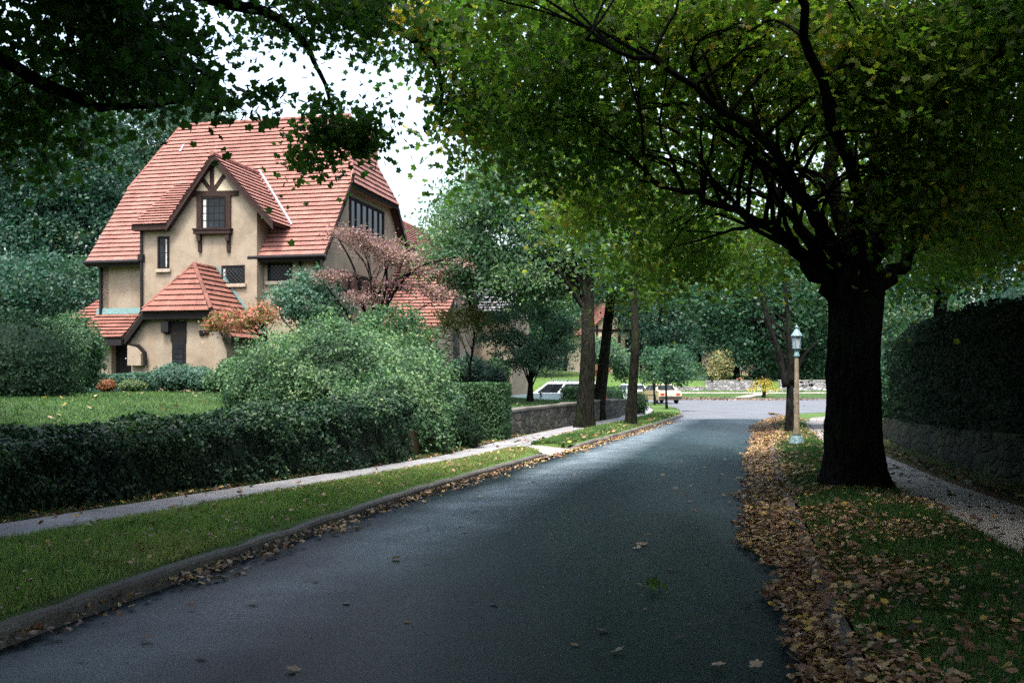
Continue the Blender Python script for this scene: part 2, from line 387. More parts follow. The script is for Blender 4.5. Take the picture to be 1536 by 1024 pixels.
def asphalt():
    k = NT('asphalt'); rot = (0, 0, R(16.4))
    f1 = k.noise(160, 3, .7); f2 = k.noise(1.1, 5); st = k.noise(1.0, 4, .5, k.mapv((.8, .12, 1), rot)); wear = k.noise(.16, 3)
    c = k.ramp(f1, [(.28, (.003, .008, .010)), (.52, (.006, .016, .020)), (.80, (.038, .068, .080))])
    c = k.mix(c, k.ramp(k.noise(34, 5, .8), [(.30, .70), (.5, .97), (.70, 1.35)]), 1, 'MULTIPLY')
    c = k.mix(c, k.ramp(k.noise(9, 4, .7), [(.3, .75), (.7, 1.25)]), 1, 'MULTIPLY')
    c = k.mix(c, k.ramp(f2, [(.3, .78), (.7, 1.16)]), 1, 'MULTIPLY')
    c = k.mix(c, k.ramp(st, [(.35, .84), (.65, 1.22)]), 1, 'MULTIPLY')
    c = k.mix(c, k.ramp(wear, [(.35, .85), (.65, 1.2)]), 1, 'MULTIPLY')
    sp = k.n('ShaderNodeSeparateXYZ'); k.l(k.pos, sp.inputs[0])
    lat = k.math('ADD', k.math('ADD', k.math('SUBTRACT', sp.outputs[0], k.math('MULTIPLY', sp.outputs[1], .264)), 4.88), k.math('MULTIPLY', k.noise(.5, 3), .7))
    band = k.ramp(k.math('MULTIPLY', lat, .2), [(.10, 0.0), (.22, 1.0), (.30, .9), (.46, .04), (.72, .07), (.90, 0.0)])  # pale worn wheel track, with road sheen painted into its tone
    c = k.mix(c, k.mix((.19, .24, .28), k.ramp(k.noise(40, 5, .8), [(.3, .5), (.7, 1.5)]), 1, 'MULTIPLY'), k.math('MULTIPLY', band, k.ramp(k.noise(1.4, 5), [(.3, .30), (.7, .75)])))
    ck = k.voro(.55, k.mix(k.pos, k.n('ShaderNodeTexNoise').outputs['Color'], .0), 'DISTANCE_TO_EDGE')
    rg = k.ramp(st, [(.3, .48), (.7, .30)])
    bb = k.bsdf(c, rg, k.bump(k.math('ADD', k.noise(90, 4, .8), k.math('MULTIPLY', f2, 2)), .45, .006), spec=.07); bb.inputs['Specular Tint'].default_value = (.72, .92, 1, 1); return k.m
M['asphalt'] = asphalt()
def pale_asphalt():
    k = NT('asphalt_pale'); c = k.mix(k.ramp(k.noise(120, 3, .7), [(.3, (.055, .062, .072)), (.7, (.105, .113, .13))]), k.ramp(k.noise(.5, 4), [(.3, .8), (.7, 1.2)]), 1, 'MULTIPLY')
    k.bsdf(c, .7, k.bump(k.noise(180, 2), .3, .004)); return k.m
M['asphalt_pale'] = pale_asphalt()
def concrete(name, a, b, joint=None):
    k = NT(name); c = k.ramp(k.noise(50, 4, .6), [(.3, a), (.7, b)])
    c = k.mix(c, k.ramp(k.noise(1.3, 6), [(.3, .68), (.7, 1.2)]), 1, 'MULTIPLY')
    c = k.mix(c, (.05, .05, .04), k.ramp(k.noise(4, 3, .5), [(.52, 0.0), (.75, .35)]))
    k.bsdf(c, .85, k.bump(k.noise(90, 3), .12, .004), spec=.2); return k.m
M['walk'] = concrete('sidewalk_concrete', (.20, .185, .17), (.34, .32, .30))
M['walk_dark'] = concrete('sidewalk_worn', (.185, .18, .172), (.225, .217, .208))
M['walk_grey'] = concrete('sidewalk_grey', (.13, .135, .145), (.25, .255, .27))
M['kerb'] = concrete('kerb_stone', (.055, .055, .050), (.15, .142, .128))
def soil():
    k = NT('grass_ground'); f = k.noise(2.2, 6, .65); g = k.noise(45, 4, .7)
    c = k.mix(k.ramp(g, [(.3, (.026, .056, .014)), (.7, (.085, .155, .036))]), k.ramp(f, [(.3, .65), (.7, 1.25)]), 1, 'MULTIPLY')
    c = k.mix(c, (.060, .044, .026), k.ramp(k.noise(.9, 5, .6), [(.55, 0.0), (.75, .7)]))
    k.bsdf(c, .95, k.bump(g, .6, .03), spec=.15); return k.m
M['soil'] = soil()
def lawn():
    k = NT('lawn_ground'); g = k.noise(55, 4, .75)
    c = k.mix(k.ramp(g, [(.28, (.016, .038, .012)), (.7, (.048, .092, .028))]), k.ramp(k.noise(.7, 5, .6), [(.3, .7), (.7, 1.25)]), 1, 'MULTIPLY')  # base darkened to carry the shade over the lawn
    k.bsdf(c, .95, k.bump(g, .7, .03), spec=.15); return k.m
M['lawn'] = lawn()
def earth():
    k = NT('bare_earth'); c = k.ramp(k.noise(14, 6, .7), [(.3, (.030, .022, .014)), (.7, (.085, .062, .038))]); c = k.mix(c, (.03, .05, .015), k.ramp(k.noise(1.7, 4), [(.5, 0.0), (.65, .8)])); k.bsdf(c, .95, k.bump(k.noise(40, 4), .6, .03), spec=.1); return k.m
M['earth'] = earth()
def stucco():
    k = NT('stucco'); f = k.noise(1.1, 6, .62); g = k.noise(26, 5, .7)
    c = k.ramp(f, [(.28, (.14, .117, .090)), (.52, (.225, .188, .146)), (.75, (.275, .240, .196))])
    st = k.noise(1.0, 6, .6, k.mapv((2.6, 2.6, .45)))
    c = k.mix(c, (.20, .15, .10), k.ramp(st, [(.50, 0.0), (.74, .75)]))
    c = k.mix(c, k.ramp(g, [(.3, .9), (.7, 1.08)]), 1, 'MULTIPLY')
    k.bsdf(c, .92, k.bump(g, .28, .02), spec=.15); return k.m
M['stucco'] = stucco()
M['cream'] = plain('cream_plaster', (.44, .37, .27), .9, .12, 5)
M['timber'] = plain('dark_timber', (.026, .015, .013), .8, .3, 12, .3, 0, .15)
M['timber_black'] = plain('blackened_timber', (.010, .009, .009), .85, .3, 12, .3, 0, .12)
M['pipe'] = plain('black_iron', (.008, .008, .010), .6, .2, 20, .1, 0, .2)
M['copper'] = plain('weathered_copper', (.10, .19, .19), .8, .25, 14, .1)
M['lead'] = plain('lead_flashing', (.22, .25, .29), .7, .2, 14, .1)
def tile(name, stops):
    k = NT(name); c = k.ramp(k.tint(), stops)
    c = k.mix(c, k.ramp(k.noise(1.0, 5, .6), [(.3, .74), (.7, 1.2)]), 1, 'MULTIPLY')
    c = k.mix(c, k.ramp(k.noise(30, 4, .7), [(.3, .8), (.7, 1.15)]), 1, 'MULTIPLY')
    c = k.mix(c, (.09, .075, .055), k.ramp(k.noise(2.6, 6, .7, k.mapv((1.6, 1.6, .5))), [(.56, 0.0), (.8, .55)]))
    k.bsdf(c, .8, k.bump(k.noise(40, 3), .3, .01), spec=.25); return k.m
M['tile'] = tile('clay_tile', [(0, (.135, .056, .045)), (.35, (.19, .083, .068)), (.7, (.225, .103, .086)), (1, (.28, .14, .12))])
M['tile_dark'] = tile('clay_tile_dark', [(0, (.095, .038, .029)), (.5, (.165, .068, .052)), (1, (.22, .10, .08))])
M['slate'] = tile('grey_slate', [(0, (.06, .06, .07)), (.5, (.12, .12, .14)), (1, (.19, .18, .19))])
M['deck_butt_shade'] = plain('tile_deck_and_butt_shade', (.030, .014, .012), .9, .2, 20, 0)  # dark roof deck tone, also paints the shade under tile butts
def glass(name, col, rough=.08):
    k = NT(name); c = k.mix(col, k.ramp(k.noise(2.5, 3), [(.35, .5), (.7, 1.6)]), 1, 'MULTIPLY')
    k.bsdf(c, rough, k.bump(k.noise(6, 2), .08, .02), spec=.16); return k.m
M['glass'] = glass('window_glass', (.010, .014, .018), .16)
M['curtain'] = plain('curtain_cloth', (.42, .42, .40), .9, .2, 4, 0)
M['sill'] = plain('stone_sill', (.27, .235, .185), .85, .15, 10)
def brick(name, c1, c2, mortar, sc=4):
    k = NT(name); x = k.n('ShaderNodeTexBrick'); x.inputs['Scale'].default_value = sc
    v = k.n('ShaderNodeMapping'); v.inputs['Rotation'].default_value = (R(90), 0, R(13)); k.l(k.pos, v.inputs['Vector']); k.l(v.outputs[0], x.inputs['Vector'])
    k.set(x.inputs['Color1'], c1); k.set(x.inputs['Color2'], c2); k.set(x.inputs['Mortar'], mortar)
    k.bsdf(k.mix(x.outputs['Color'], k.ramp(k.noise(12, 4), [(.3, .75), (.7, 1.2)]), 1, 'MULTIPLY'), .9, k.bump(x.outputs['Fac'], -.4, .01)); return k.m
M['brick'] = brick('red_brick', (.32, .10, .065), (.22, .075, .05), (.30, .26, .22))
def stone(name, a, b, c_, mortar, sc=3.2, moss=.5):
    k = NT(name); v = k.mapv((1, 1, 1.6)); col = k.voro(sc, v, 'F1', 'Color'); ed = k.voro(sc, v, 'DISTANCE_TO_EDGE')
    sep = k.n('ShaderNodeSeparateColor'); k.l(col, sep.inputs[0])
    c = k.ramp(sep.outputs[0], [(0, a), (.5, b), (1, c_)])
    c = k.mix(c, k.ramp(k.noise(14, 5, .7), [(.3, .7), (.7, 1.25)]), 1, 'MULTIPLY')
    c = k.mix(mortar, c, k.ramp(ed, [(.02, 0.0), (.07, 1.0)]))
    c = k.mix(c, (.030, .050, .022), k.ramp(k.noise(1.5, 5), [(.45, 0.0), (.68, moss)]))
    k.bsdf(c, .92, k.bump(k.ramp(ed, [(0, 0.0), (.14, 1.0)]), .9, .05), spec=.2); return k.m
M['stone'] = stone('field_stone', (.028, .028, .026), (.058, .056, .050), (.10, .094, .086), (.028, .027, .024))
M['stone_dark'] = stone('mossy_stone', (.008, .011, .009), (.016, .020, .016), (.026, .030, .025), (.009, .012, .010), 3.4, .85)
M['stone_pale'] = stone('grey_stone', (.13, .13, .14), (.24, .24, .25), (.36, .36, .37), (.10, .10, .10), 2.2, .15)
M['lamp_teal'] = plain('teal_iron', (.13, .22, .25), .55, .25, 18, .15)
M['lamp_pole'] = plain('weathered_cream_iron', (.20, .165, .115), .8, .35, 9, .25)
M['lamp_glass'] = plain('frosted_lantern_glass', (.30, .36, .42), .25, .2, 6, 0)
M['paint_tan'] = plain('tan_car_paint', (.40, .31, .20), .25, .05, 2, 0, 0, .5, .6)
M['paint_white'] = plain('white_car_paint', (.50, .54, .57), .25, .04, 2, 0, 0, .5, .6)
M['paint_blue'] = plain('pale_blue_car_paint', (.15, .215, .27), .22, .05, 2, 0, 0, .5, .6)
M['chrome'] = plain('chrome', (.6, .6, .62), .18, .05, 5, 0, 1)
M['rubber'] = plain('black_rubber', (.015, .015, .016), .8, .1, 20, .1)
M['red_lens'] = plain('red_lens', (.42, .02, .012), .2, .1, 20, 0)
M['amber_lens'] = plain('amber_lens', (.65, .22, .03), .2, .1, 20, 0)
M['clear_lens'] = plain('clear_lens', (.6, .62, .65), .15, .1, 20, 0)
M['plate'] = plain('number_plate', (.55, .50, .35), .5, .1, 20, 0)
M['grey_panel'] = plain('grey_metal', (.30, .33, .35), .5, .1, 8, 0)
# ------------------------------------------------------------------ ground plan (metres), measured off the photograph
def itp(tab):
    a = np.array(tab, float)
    def f(y):
        y = np.asarray(y, float)
        lo = a[0, 1] + (y - a[0, 0]) * (a[1, 1] - a[0, 1]) / (a[1, 0] - a[0, 0])
        return np.where(y < a[0, 0], lo, np.interp(y, a[:, 0], a[:, 1]))
    return f
kerbL = itp([(6.285, -3.24), (7.72, -2.94), (10.34, -2.32), (14.7, -1.265), (22, .92), (24.8, 1.80), (30.9, 3.67), (39, 6.07), (46, 7.95)])
kerbR = itp([(6, 1.95), (17.3, 4.55), (22.9, 5.92), (31, 8.05), (37, 9.7), (42.5, 11.4)])
walkN = itp([(9.43, -4.86), (18.9, -.86), (24.06, .53), (32.5, 2.66), (37.2, 4.27), (44.4, 6.17), (52, 7.4), (60, 8.2)])
walkF = itp([(10.64, -5.48), (20.1, -1.46), (25.7, -.15), (33, 1.85), (41.2, 4.5), (60, 6.9)])
hedgeL = itp([(11, -5.75), (17.8, -2.3), (22, -1.1), (25.2, -.45), (27.2, -.3), (34, 2.1), (44, 4.9), (50, 6.0), (70, 6.0), (90, 2)])
wallR = itp([(12, 6.55), (15.1, 7.0), (21, 8.2), (26, 9.5)])
sideL = itp([(8.65, 4.46), (11.1, 4.91), (14.3, 5.44), (23.6, 7.46), (31, 9.2), (37.8, 11.2)])
sideR = itp([(12, 6.2), (15.1, 6.62), (21, 7.75), (29, 10.0), (34, 11.5), (37.8, 12.7)])

def sheet(name, mats, rows, kind='structure', closed=False):
    """rows of equally many points -> one sheet"""
    mb = MB(); n = len(rows[0]); vs = [tuple(p) for r in rows for p in r]; fs = []
    for i in range(len(rows) - 1):
        for k in range(n - 1): fs.append((i * n + k, i * n + k + 1, (i + 1) * n + k + 1, (i + 1) * n + k))
    mb.faces(vs, fs); o = mb.build(name, mats, smooth=True)
    return tag(o, kind=kind)

# far ground: one sheet out to the horizon, rising gently beyond the cross street
def far_z(x, y):
    s = np.clip((y - 87) / 10, 0, 1); s = s * s * (3 - 2 * s)
    t = np.clip((y - 96.6) / 40, 0, 1)
    return -.05 + s * .6 + (y > 96.6) * (.75 + 2.2 * t)
ys = np.concatenate([np.arange(-60, 84, 8.), np.arange(84, 96.6, 1.), [96.5, 96.62], np.arange(98, 150, 6), np.arange(160, 900, 90)])
xs = np.concatenate([np.arange(-600, -60, 90), np.arange(-60, 90, 6.), np.arange(90, 700, 90)])
sheet('ground', M['soil'], [[(x, y, float(far_z(x, y))) for x in xs] for y in ys])

# road: the street, the junction and the cross street are one asphalt sheet
tip = [(7.95, 46), (8.9, 52), (9.5, 58), (9.9, 64), (9.6, 69), (8.5, 76), (6, 90), (2.6, 110)]
near = [(11.4, 42.5), (13.6, 47.2), (18, 50.5), (30, 54.5), (60, 60)]
farr = [(60, 81), (30, 85), (21, 87), (15, 89.5), (11, 94), (7.6, 110)]
mb = MB()
yy = list(np.arange(-14, 43, 1.5)) + [42.5]
for y0, y1 in zip(yy[:-1], yy[1:]):
    a0, b0, a1, b1 = float(kerbL(y0)), float(kerbR(y0)), float(kerbL(y1)), float(kerbR(y1))
    for k in range(6):
        f0, f1 = k / 6, (k + 1) / 6
        cr = lambda f: .05 * (1 - (2 * f - 1) ** 2) - .0
        mb.poly([(a0 + (b0 - a0) * f0, y0, cr(f0)), (a0 + (b0 - a0) * f1, y0, cr(f1)), (a1 + (b1 - a1) * f1, y1, cr(f1)), (a1 + (b1 - a1) * f0, y1, cr(f0))])
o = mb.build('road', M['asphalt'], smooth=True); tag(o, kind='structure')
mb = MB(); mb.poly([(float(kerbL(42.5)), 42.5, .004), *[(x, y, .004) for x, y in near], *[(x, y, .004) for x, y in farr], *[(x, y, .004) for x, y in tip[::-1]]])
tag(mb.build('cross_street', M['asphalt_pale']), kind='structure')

# kerbs
def kerb(name, pts, inner, h=.13, w=.12, drop=None):
    """stone kerb along pts; inner = +1 when the verge lies to the left of travel"""
    mb = MB(); pts = [Vector((p[0], p[1], 0)) for p in pts]; rows = []
    for i, p in enumerate(pts):
        d = (pts[min(i + 1, len(pts) - 1)] - pts[max(i - 1, 0)]).normalized(); nrm = Vector((-d.y, d.x, 0)) * inner
        hh = h * (drop(p) if drop else 1) + random.gauss(0, .006)
        j = random.gauss(0, .008)
        rows.append([p + nrm * j + Vector((0, 0, -.05)), p + nrm * (j + .012) + Vector((0, 0, hh - .025)), p + nrm * (j + .035) + Vector((0, 0, hh)), p + nrm * (w + j) + Vector((0, 0, hh + .005)), p + nrm * (w + j) + Vector((0, 0, -.05))])
    b = 0; vs = [tuple(q) for r_ in rows for q in r_]; fs = []
    for i in range(len(rows) - 1):
        for k in range(4): fs.append((i * 5 + k, i * 5 + k + 1, i * 5 + k + 6, i * 5 + k + 5))
    mb.faces(vs, fs); return tag(mb.build(name, M['kerb']), kind='structure')
dropL = lambda p: .25 + .75 * min(1, max(0, max(21.9 - p.y, p.y - 23.6) / .7))
kerb('kerb_left', [(float(kerbL(y)), y) for y in np.arange(-12, 46, .5)] + tip[0:6], 1, drop=dropL)
kerb('kerb_right', [(float(kerbR(y)), y) for y in np.arange(-12, 42.5, .5)] + near, -1)
kerb('kerb_far', farr, -1)

# verges, sidewalks
def strip(name, mat, fa, fb, y0, y1, za, zb, dy=.5, n=10, lump=.02, mound=0):
    rows = []
    for y in np.arange(y0, y1 + .01, dy):
        a, b = float(fa(y)), float(fb(y)); r_ = []
        for k in range(n + 1):
            f = k / n; x = a + (b - a) * f
            z = za(y) * (1 - f) + zb(y) * f + mound * 4 * f * (1 - f) + lump * float(wav(x, y, 0, 1.3, 1)) * (0 < k < n)
            r_.append((x, y, z))
        rows.append(r_)
    rows = [[(x, y - .02, -.05) for x, y, z in rows[0]]] + rows + [[(x, y + .02, -.05) for x, y, z in rows[-1]]]
    return sheet(name, mat, rows)
K = lambda v: (lambda y: v)
def vN(y): return np.minimum(walkN(y), kerbL(y) - .16)
strip('verge_left', M['soil'], lambda y: kerbL(y) - .11, vN, -12, 21.6, K(.13), K(.16), mound=.06)
strip('verge_tree', M['soil'], lambda y: kerbL(y) - .15, lambda y: np.minimum(walkN(y), kerbL(y) - .16), 23.8, 46, K(.13), K(.15), mound=.04)
sheet('verge_corner', M['soil'], [[(x0, y0, .135), (x1, y0, .14)] for x0, y0, x1 in [(7.8, 46, 6.6), (8.75, 52, 7.4), (9.35, 58, 8.1), (9.75, 64, 8.2), (9.4, 69, 7.8), (8.3, 76, 6.8)]])
strip('sidewalk_left', M['walk_grey'], walkN, walkF, -12, 60, K(.155), K(.165), dy=.6, n=4, lump=.003)
sheet('driveway', M['walk'], [[(float(kerbL(y)) + .01, y, .05), (float(kerbL(y)) - .4, y + .25, .10), (float(kerbL(y)) * .4 + float(walkN(y + k)) * .6, y + k * .6, .125), (float(walkN(y + k)) - .05, y + k, .15)] for y, k in ((20.8, -.9), (21.6, -.4), (22.4, .5), (23.2, 1.8), (24.0, 2.4), (25.2, 2.6))])
strip('planting_bed', M['earth'], walkF, lambda y: hedgeL(y) - .35, 3, 60, K(.14), K(.17), n=6)
strip('verge_right', M['soil'], lambda y: kerbR(y) + .15, sideL, -12, 37.8, K(.13), K(.16), n=12, mound=.08)
strip('sidewalk_right', M['walk_dark'], sideL, sideR, -12, 37.8, K(.165), K(.155), dy=.6, n=4, lump=.003)
sheet('sidewalk_corner', M['walk_dark'], [[(11.2, 37.8, .165), (12.7, 37.8, .155)], [(12.4, 41, .16), (13.8, 39.9, .155)], [(14.6, 43.8, .16), (15.6, 42.4, .155)], [(19, 46.4, .16), (19.6, 45, .155)], [(31, 49.6, .16), (31.3, 48.2, .155)]])
sheet('verge_corner_right', M['soil'], [[(float(kerbR(37.8)) + .15, 37.8, .13), (11.2, 37.8, .15)], [(11.55, 42.4, .13), (12.4, 41, .15)], [(13.75, 47, .13), (14.6, 43.8, .15)], [(18.1, 50.3, .13), (19, 46.4, .15)], [(30, 54.3, .13), (31, 49.6, .15)]])
strip('bank_right', M['earth'], sideR, wallR, -12, 24.8, K(.15), K(.30), n=6, lump=.03)
sheet('garden_right', M['soil'], [[(float(wallR(y)) + .2, y, .4), (60, y, .8)] for y in (-12, 0, 13, 20, 24.4)] + [[(x, y, .15), (60, y, .5)] for x, y in ((8.75, 24.6), (9.2, 26), (10.35, 30), (11.55, 34), (12.7, 37.8), (13.8, 39.9), (15.6, 42.4), (19.6, 45.0), (31.3, 48.2))])
# beyond the cross street: grass strip and path up to the wall
sheet('grass_strip_far', M['lawn'], [[(x, y0 + f * (y1 - y0), .14 + float(far_z(x, y0 + f * (y1 - y0))) * (f > 0) + .02) for f in (0, .25, .5, .75, 1)] for x, y0, y1 in [(11.2, 94.2, 96.4), (15.1, 89.7, 96.4), (21, 87.2, 96.4), (30, 85.2, 96.4), (60, 81.2, 96.4)]])

# raised house lawn on the left
def lawn_z(x, y):
    x, y = np.asarray(x, float), np.asarray(y, float)
    zb = np.interp(y, [0, 11, 17, 22, 26, 27.2, 34, 40, 44, 60], [.75, .92, .85, .6, .5, .74, .80, .86, .6, .35])
    d = np.clip((hedgeL(y) - .5 - x) / 9, 0, 1); d = d * d * (3 - 2 * d)
    z = zb + (1.30 - zb) * d
    dr = np.clip((y - 43.2) / 1.2, 0, 1) * np.clip((x + 5) / 2, 0, 1)
    z = z * (1 - dr) + .16 * dr
    return z + .015 * wav(x, y, 0, .5, 2)
rows = []
for y in np.concatenate([np.arange(0, 60, .8), np.arange(60, 96, 4)]):
    b = float(hedgeL(y)) - .33
    rows.append([(x, y, float(lawn_z(x, y)) - .006) for x in (b - d for d in (0, .3, .7, 1.2, 2, 3, 4, 5, 6, 7, 8, 9, 11, 14, 18, 24, 32, 45, 70))])
sheet('lawn', M['lawn'], rows)
rows = [[(hx - .33, y, .1), (hx - .33, y, float(lawn_z(hx - .33, y)) - .004)] for y in np.arange(3, 60, 1.) for hx in [float(hedgeL(y))]]
sheet('lawn_bank', M['earth'], rows)

# ------------------------------------------------------------------ grass blades and fallen leaves
def scatter(fa, fb, y0, y1, n, pw=1.6, edge=0):
    """n ground points between two lines, denser towards the camera"""
    y = y0 + (y1 - y0) * RNG.random(n) ** pw
    f = RNG.random(n); return fa(y) + (fb(y) - fa(y)) * f, y, f
BL = np.array([(-.5, 0, 0), (.5, 0, 0), (.1, 0, 1)])
def blades(x, y, z, h, w, base_t, var=.15):
    N = len(x); an = RNG.random(N) * 6.283; lean = RNG.normal(size=(N, 2)) * .38
    hh = h * RNG.uniform(.5, 1.3, N); ww = w * RNG.uniform(.6, 1.4, N)
    p = np.stack([x, y, z], 1); a = np.stack([np.cos(an), np.sin(an), 0 * an], 1)
    t = np.stack([lean[:, 0] * hh, lean[:, 1] * hh, hh], 1)
    V = np.stack([p - a * ww[:, None] / 2, p + a * ww[:, None] / 2, p + t], 1)
    return V, base_t + var * wav(x, y, 0, 1.2, 4) + RNG.normal(size=N) * var
def vz(f, za, zb, mound): return za * (1 - f) + zb * f + mound * 4 * f * (1 - f)
bt = []
x, y, f = scatter(lambda y: kerbL(y) - .2, vN, 3.5, 21.6, 120000, 1.25); bt.append(blades(x, y, vz(f, .13, .16, .06), .075, .011, .83, .20))  # brighter blades paint the open light on the left verge
x, y, f = scatter(lambda y: kerbL(y) - .2, lambda y: np.minimum(walkN(y), kerbL(y) - .2), 23.8, 46, 40000, 1.4); bt.append(blades(x, y, vz(f, .13, .15, .04), .08, .018, .5))
x, y, f = scatter(lambda y: kerbR(y) + .2, sideL, 3, 34, 90000, 1.7); bt.append(blades(x, y, vz(f, .13, .16, .08), .07, .011, .33))
x, y, f = scatter(walkF, lambda y: hedgeL(y) - .2, 8, 28, 9000, 1.2)
k = RNG.random(len(x)) < .5; bt.append(blades(x[k], y[k], .155 + 0 * x[k], .07, .012, .45))
y = RNG.uniform(11, 44, 110000); x = hedgeL(y) - .4 - RNG.random(110000) ** 1.2 * (y * .62 - 1.5)
bt.append(blades(x, y, lawn_z(x, y) - .01, .06, .016, .42, .14))  # darker blades paint the shade over the lawn
x, y, f = scatter(lambda y: 10 + 0 * y, lambda y: 50 + 0 * y, 88, 96, 6000, 1); bt.append(blades(x, y, far_z(x, y) + .15, .10, .04, .7))
x, y, f = scatter(sideR, wallR, 8, 30, 3000, 1.3); bt.append(blades(x, y, .2 + .1 * f, .09, .014, .2))
o = polymesh('grass', M['blade'], bt); tag(o, 'short green grass growing on the verges and lawns', 'grass', kind='stuff')

def flat_leaves(x, y, z, size, t, shape=SOFT, tilt=.35):
    N = len(x); n = unit(np.stack([RNG.normal(size=N) * tilt, RNG.normal(size=N) * tilt, np.ones(N)], 1)); an = RNG.random(N) * 6.283
    a = np.stack([np.cos(an), np.sin(an), 0 * an], 1); a = unit(a - n * np.sum(a * n, -1, keepdims=True)); b = np.cross(n, a)
    s = (size * RNG.uniform(.5, 1.35, N))[:, None]; cu = RNG.uniform(-1.5, 3, N)[:, None]
    p = np.stack([x, y, z], 1)
    V = np.stack([p + s * (q[0] * a + q[1] * b + (q[2] * cu + .10 * cu * q[0] ** 2) * n) for q in shape], 1)
    return V, t
ledge = itp([(5.6, 1.66), (6.67, 1.85), (7.68, 2.04), (8.73, 2.33), (9.74, 2.33), (11.0, 2.52), (13.3, 3.10), (16.9, 4.0), (21.1, 4.98), (28.1, 6.85), (36.2, 8.7), (46, 12.3)])
bt = []
def lit(n, fa, fb, y0, y1, pw, z, keep, size=.062, mean=.62):
    x, y, f = scatter(fa, fb, y0, y1, n, pw); k = RNG.random(n) < keep(x, y, f); x, y, f = x[k], y[k], f[k]
    t = np.clip(mean + RNG.normal(size=len(x)) * .22 + .10 * wav(x, y, 0, 1.1, 6), 0, .9); u = RNG.random(len(x)); t = np.where(u < .045, .95, np.where(u < .055, 1, t))
    zz_ = z(x, y, f) + RNG.random(len(x)) * .025; kind = RNG.random(len(x))
    for lo, hi, shp, sc, tl in ((0, .45, SOFT, 1, .4), (.45, .62, LOBE, 1.05, .4), (.62, .86, OVAL, .95, .55), (.86, 1, KITE, .6, .8)):
        m = (kind >= lo) & (kind < hi); bt.append(flat_leaves(x[m], y[m], zz_[m], size * sc, t[m], shp, tl))
# on the road along the right kerb
lit(30000, lambda y: ledge(y) - .35, lambda y: kerbR(y) + .02, 4.6, 46, 1.9, lambda x, y, f: .03 + .07 * f, lambda x, y, f: np.clip((x - ledge(y)) / .25 + .45 + .45 * wav(x, y, 0, 2.4, 8), 0, 1) * np.where(y < 9.5, .80, 1))
# on the right verge, thick near the kerb and thinning to grass
lit(42000, lambda y: kerbR(y), lambda y: sideL(y) + .15, 4.4, 44, 1.8, lambda x, y, f: vz(f, .15, .18, .08) + .01, lambda x, y, f: np.clip(.66 - .72 * f ** .65 + .50 * wav(x, y, 0, 1.6, 2), .05, .66) * np.where((y > 14.5) & (y < 24), .42 + .35 * (f < .2), 1))
lit(900, sideL, sideR, 8, 38, 1.5, lambda x, y, f: .17 + 0 * x, lambda x, y, f: .3 + .5 * (wav(x, y, 0, 1.5, 3) > .3), .09, .2)
lit(1600, sideR, wallR, 8, 30, 1.4, lambda x, y, f: .24 + 0 * x, lambda x, y, f: .8 + 0 * x, .09, .2)
# left gutter, verge and bed
lit(8000, kerbL, lambda y: kerbL(y) + .55, 4, 40, 1.15, lambda x, y, f: .012 + .05 * (1 - f), lambda x, y, f: np.clip(1.15 - 1.7 * f + .5 * wav(x, y, 0, 2.2, 5), 0, 1) * np.where((y > 8), 1, .5), .058, .64)
lit(1700, lambda y: kerbL(y) - .1, vN, 4, 21.6, 1.2, lambda x, y, f: vz(f, .2, .22, .06), lambda x, y, f: .6 + 0 * x, .050, .68)
lit(1100, walkF, lambda y: hedgeL(y) - .1, 9, 28, 1.2, lambda x, y, f: .175 + 0 * x, lambda x, y, f: .8 + 0 * x, .075, .5)
lit(130, walkN, walkF, 9, 28, 1.2, lambda x, y, f: .172 + 0 * x, lambda x, y, f: .7 + 0 * x, .09, .55)
lit(500, lambda y: kerbL(y), lambda y: kerbL(y) - 1.4, 23.5, 46, 1.2, lambda x, y, f: .21 + 0 * x, lambda x, y, f: .7 + 0 * x, .11, .6)
x, y, f = scatter(lambda y: 13 + 0 * y, lambda y: 26 + 0 * y, 84.5, 89, 700, 1); bt.append(flat_leaves(x, y, .03 + .12 * (y > 88), .22, .55 + RNG.normal(size=700) * .15))
y = RNG.uniform(13, 36, 260); x = hedgeL(y) - .6 - RNG.random(260) * y * .5; bt.append(flat_leaves(x, y, lawn_z(x, y) + .045, .10, np.clip(.8 + RNG.normal(size=260) * .1, 0, .97)))
x, y, f = scatter(kerbL, kerbR, 4.5, 40, 500, 1.4); bt.append(flat_leaves(x, y, .045 + 0 * x, .02, np.clip(.5 + RNG.normal(size=500) * .25, 0, .9), KITE))
o = polymesh('leaf_litter', M['litter'], bt); tag(o, 'brown and orange autumn leaves drifted along kerbs and verge', 'leaf litter', kind='stuff')

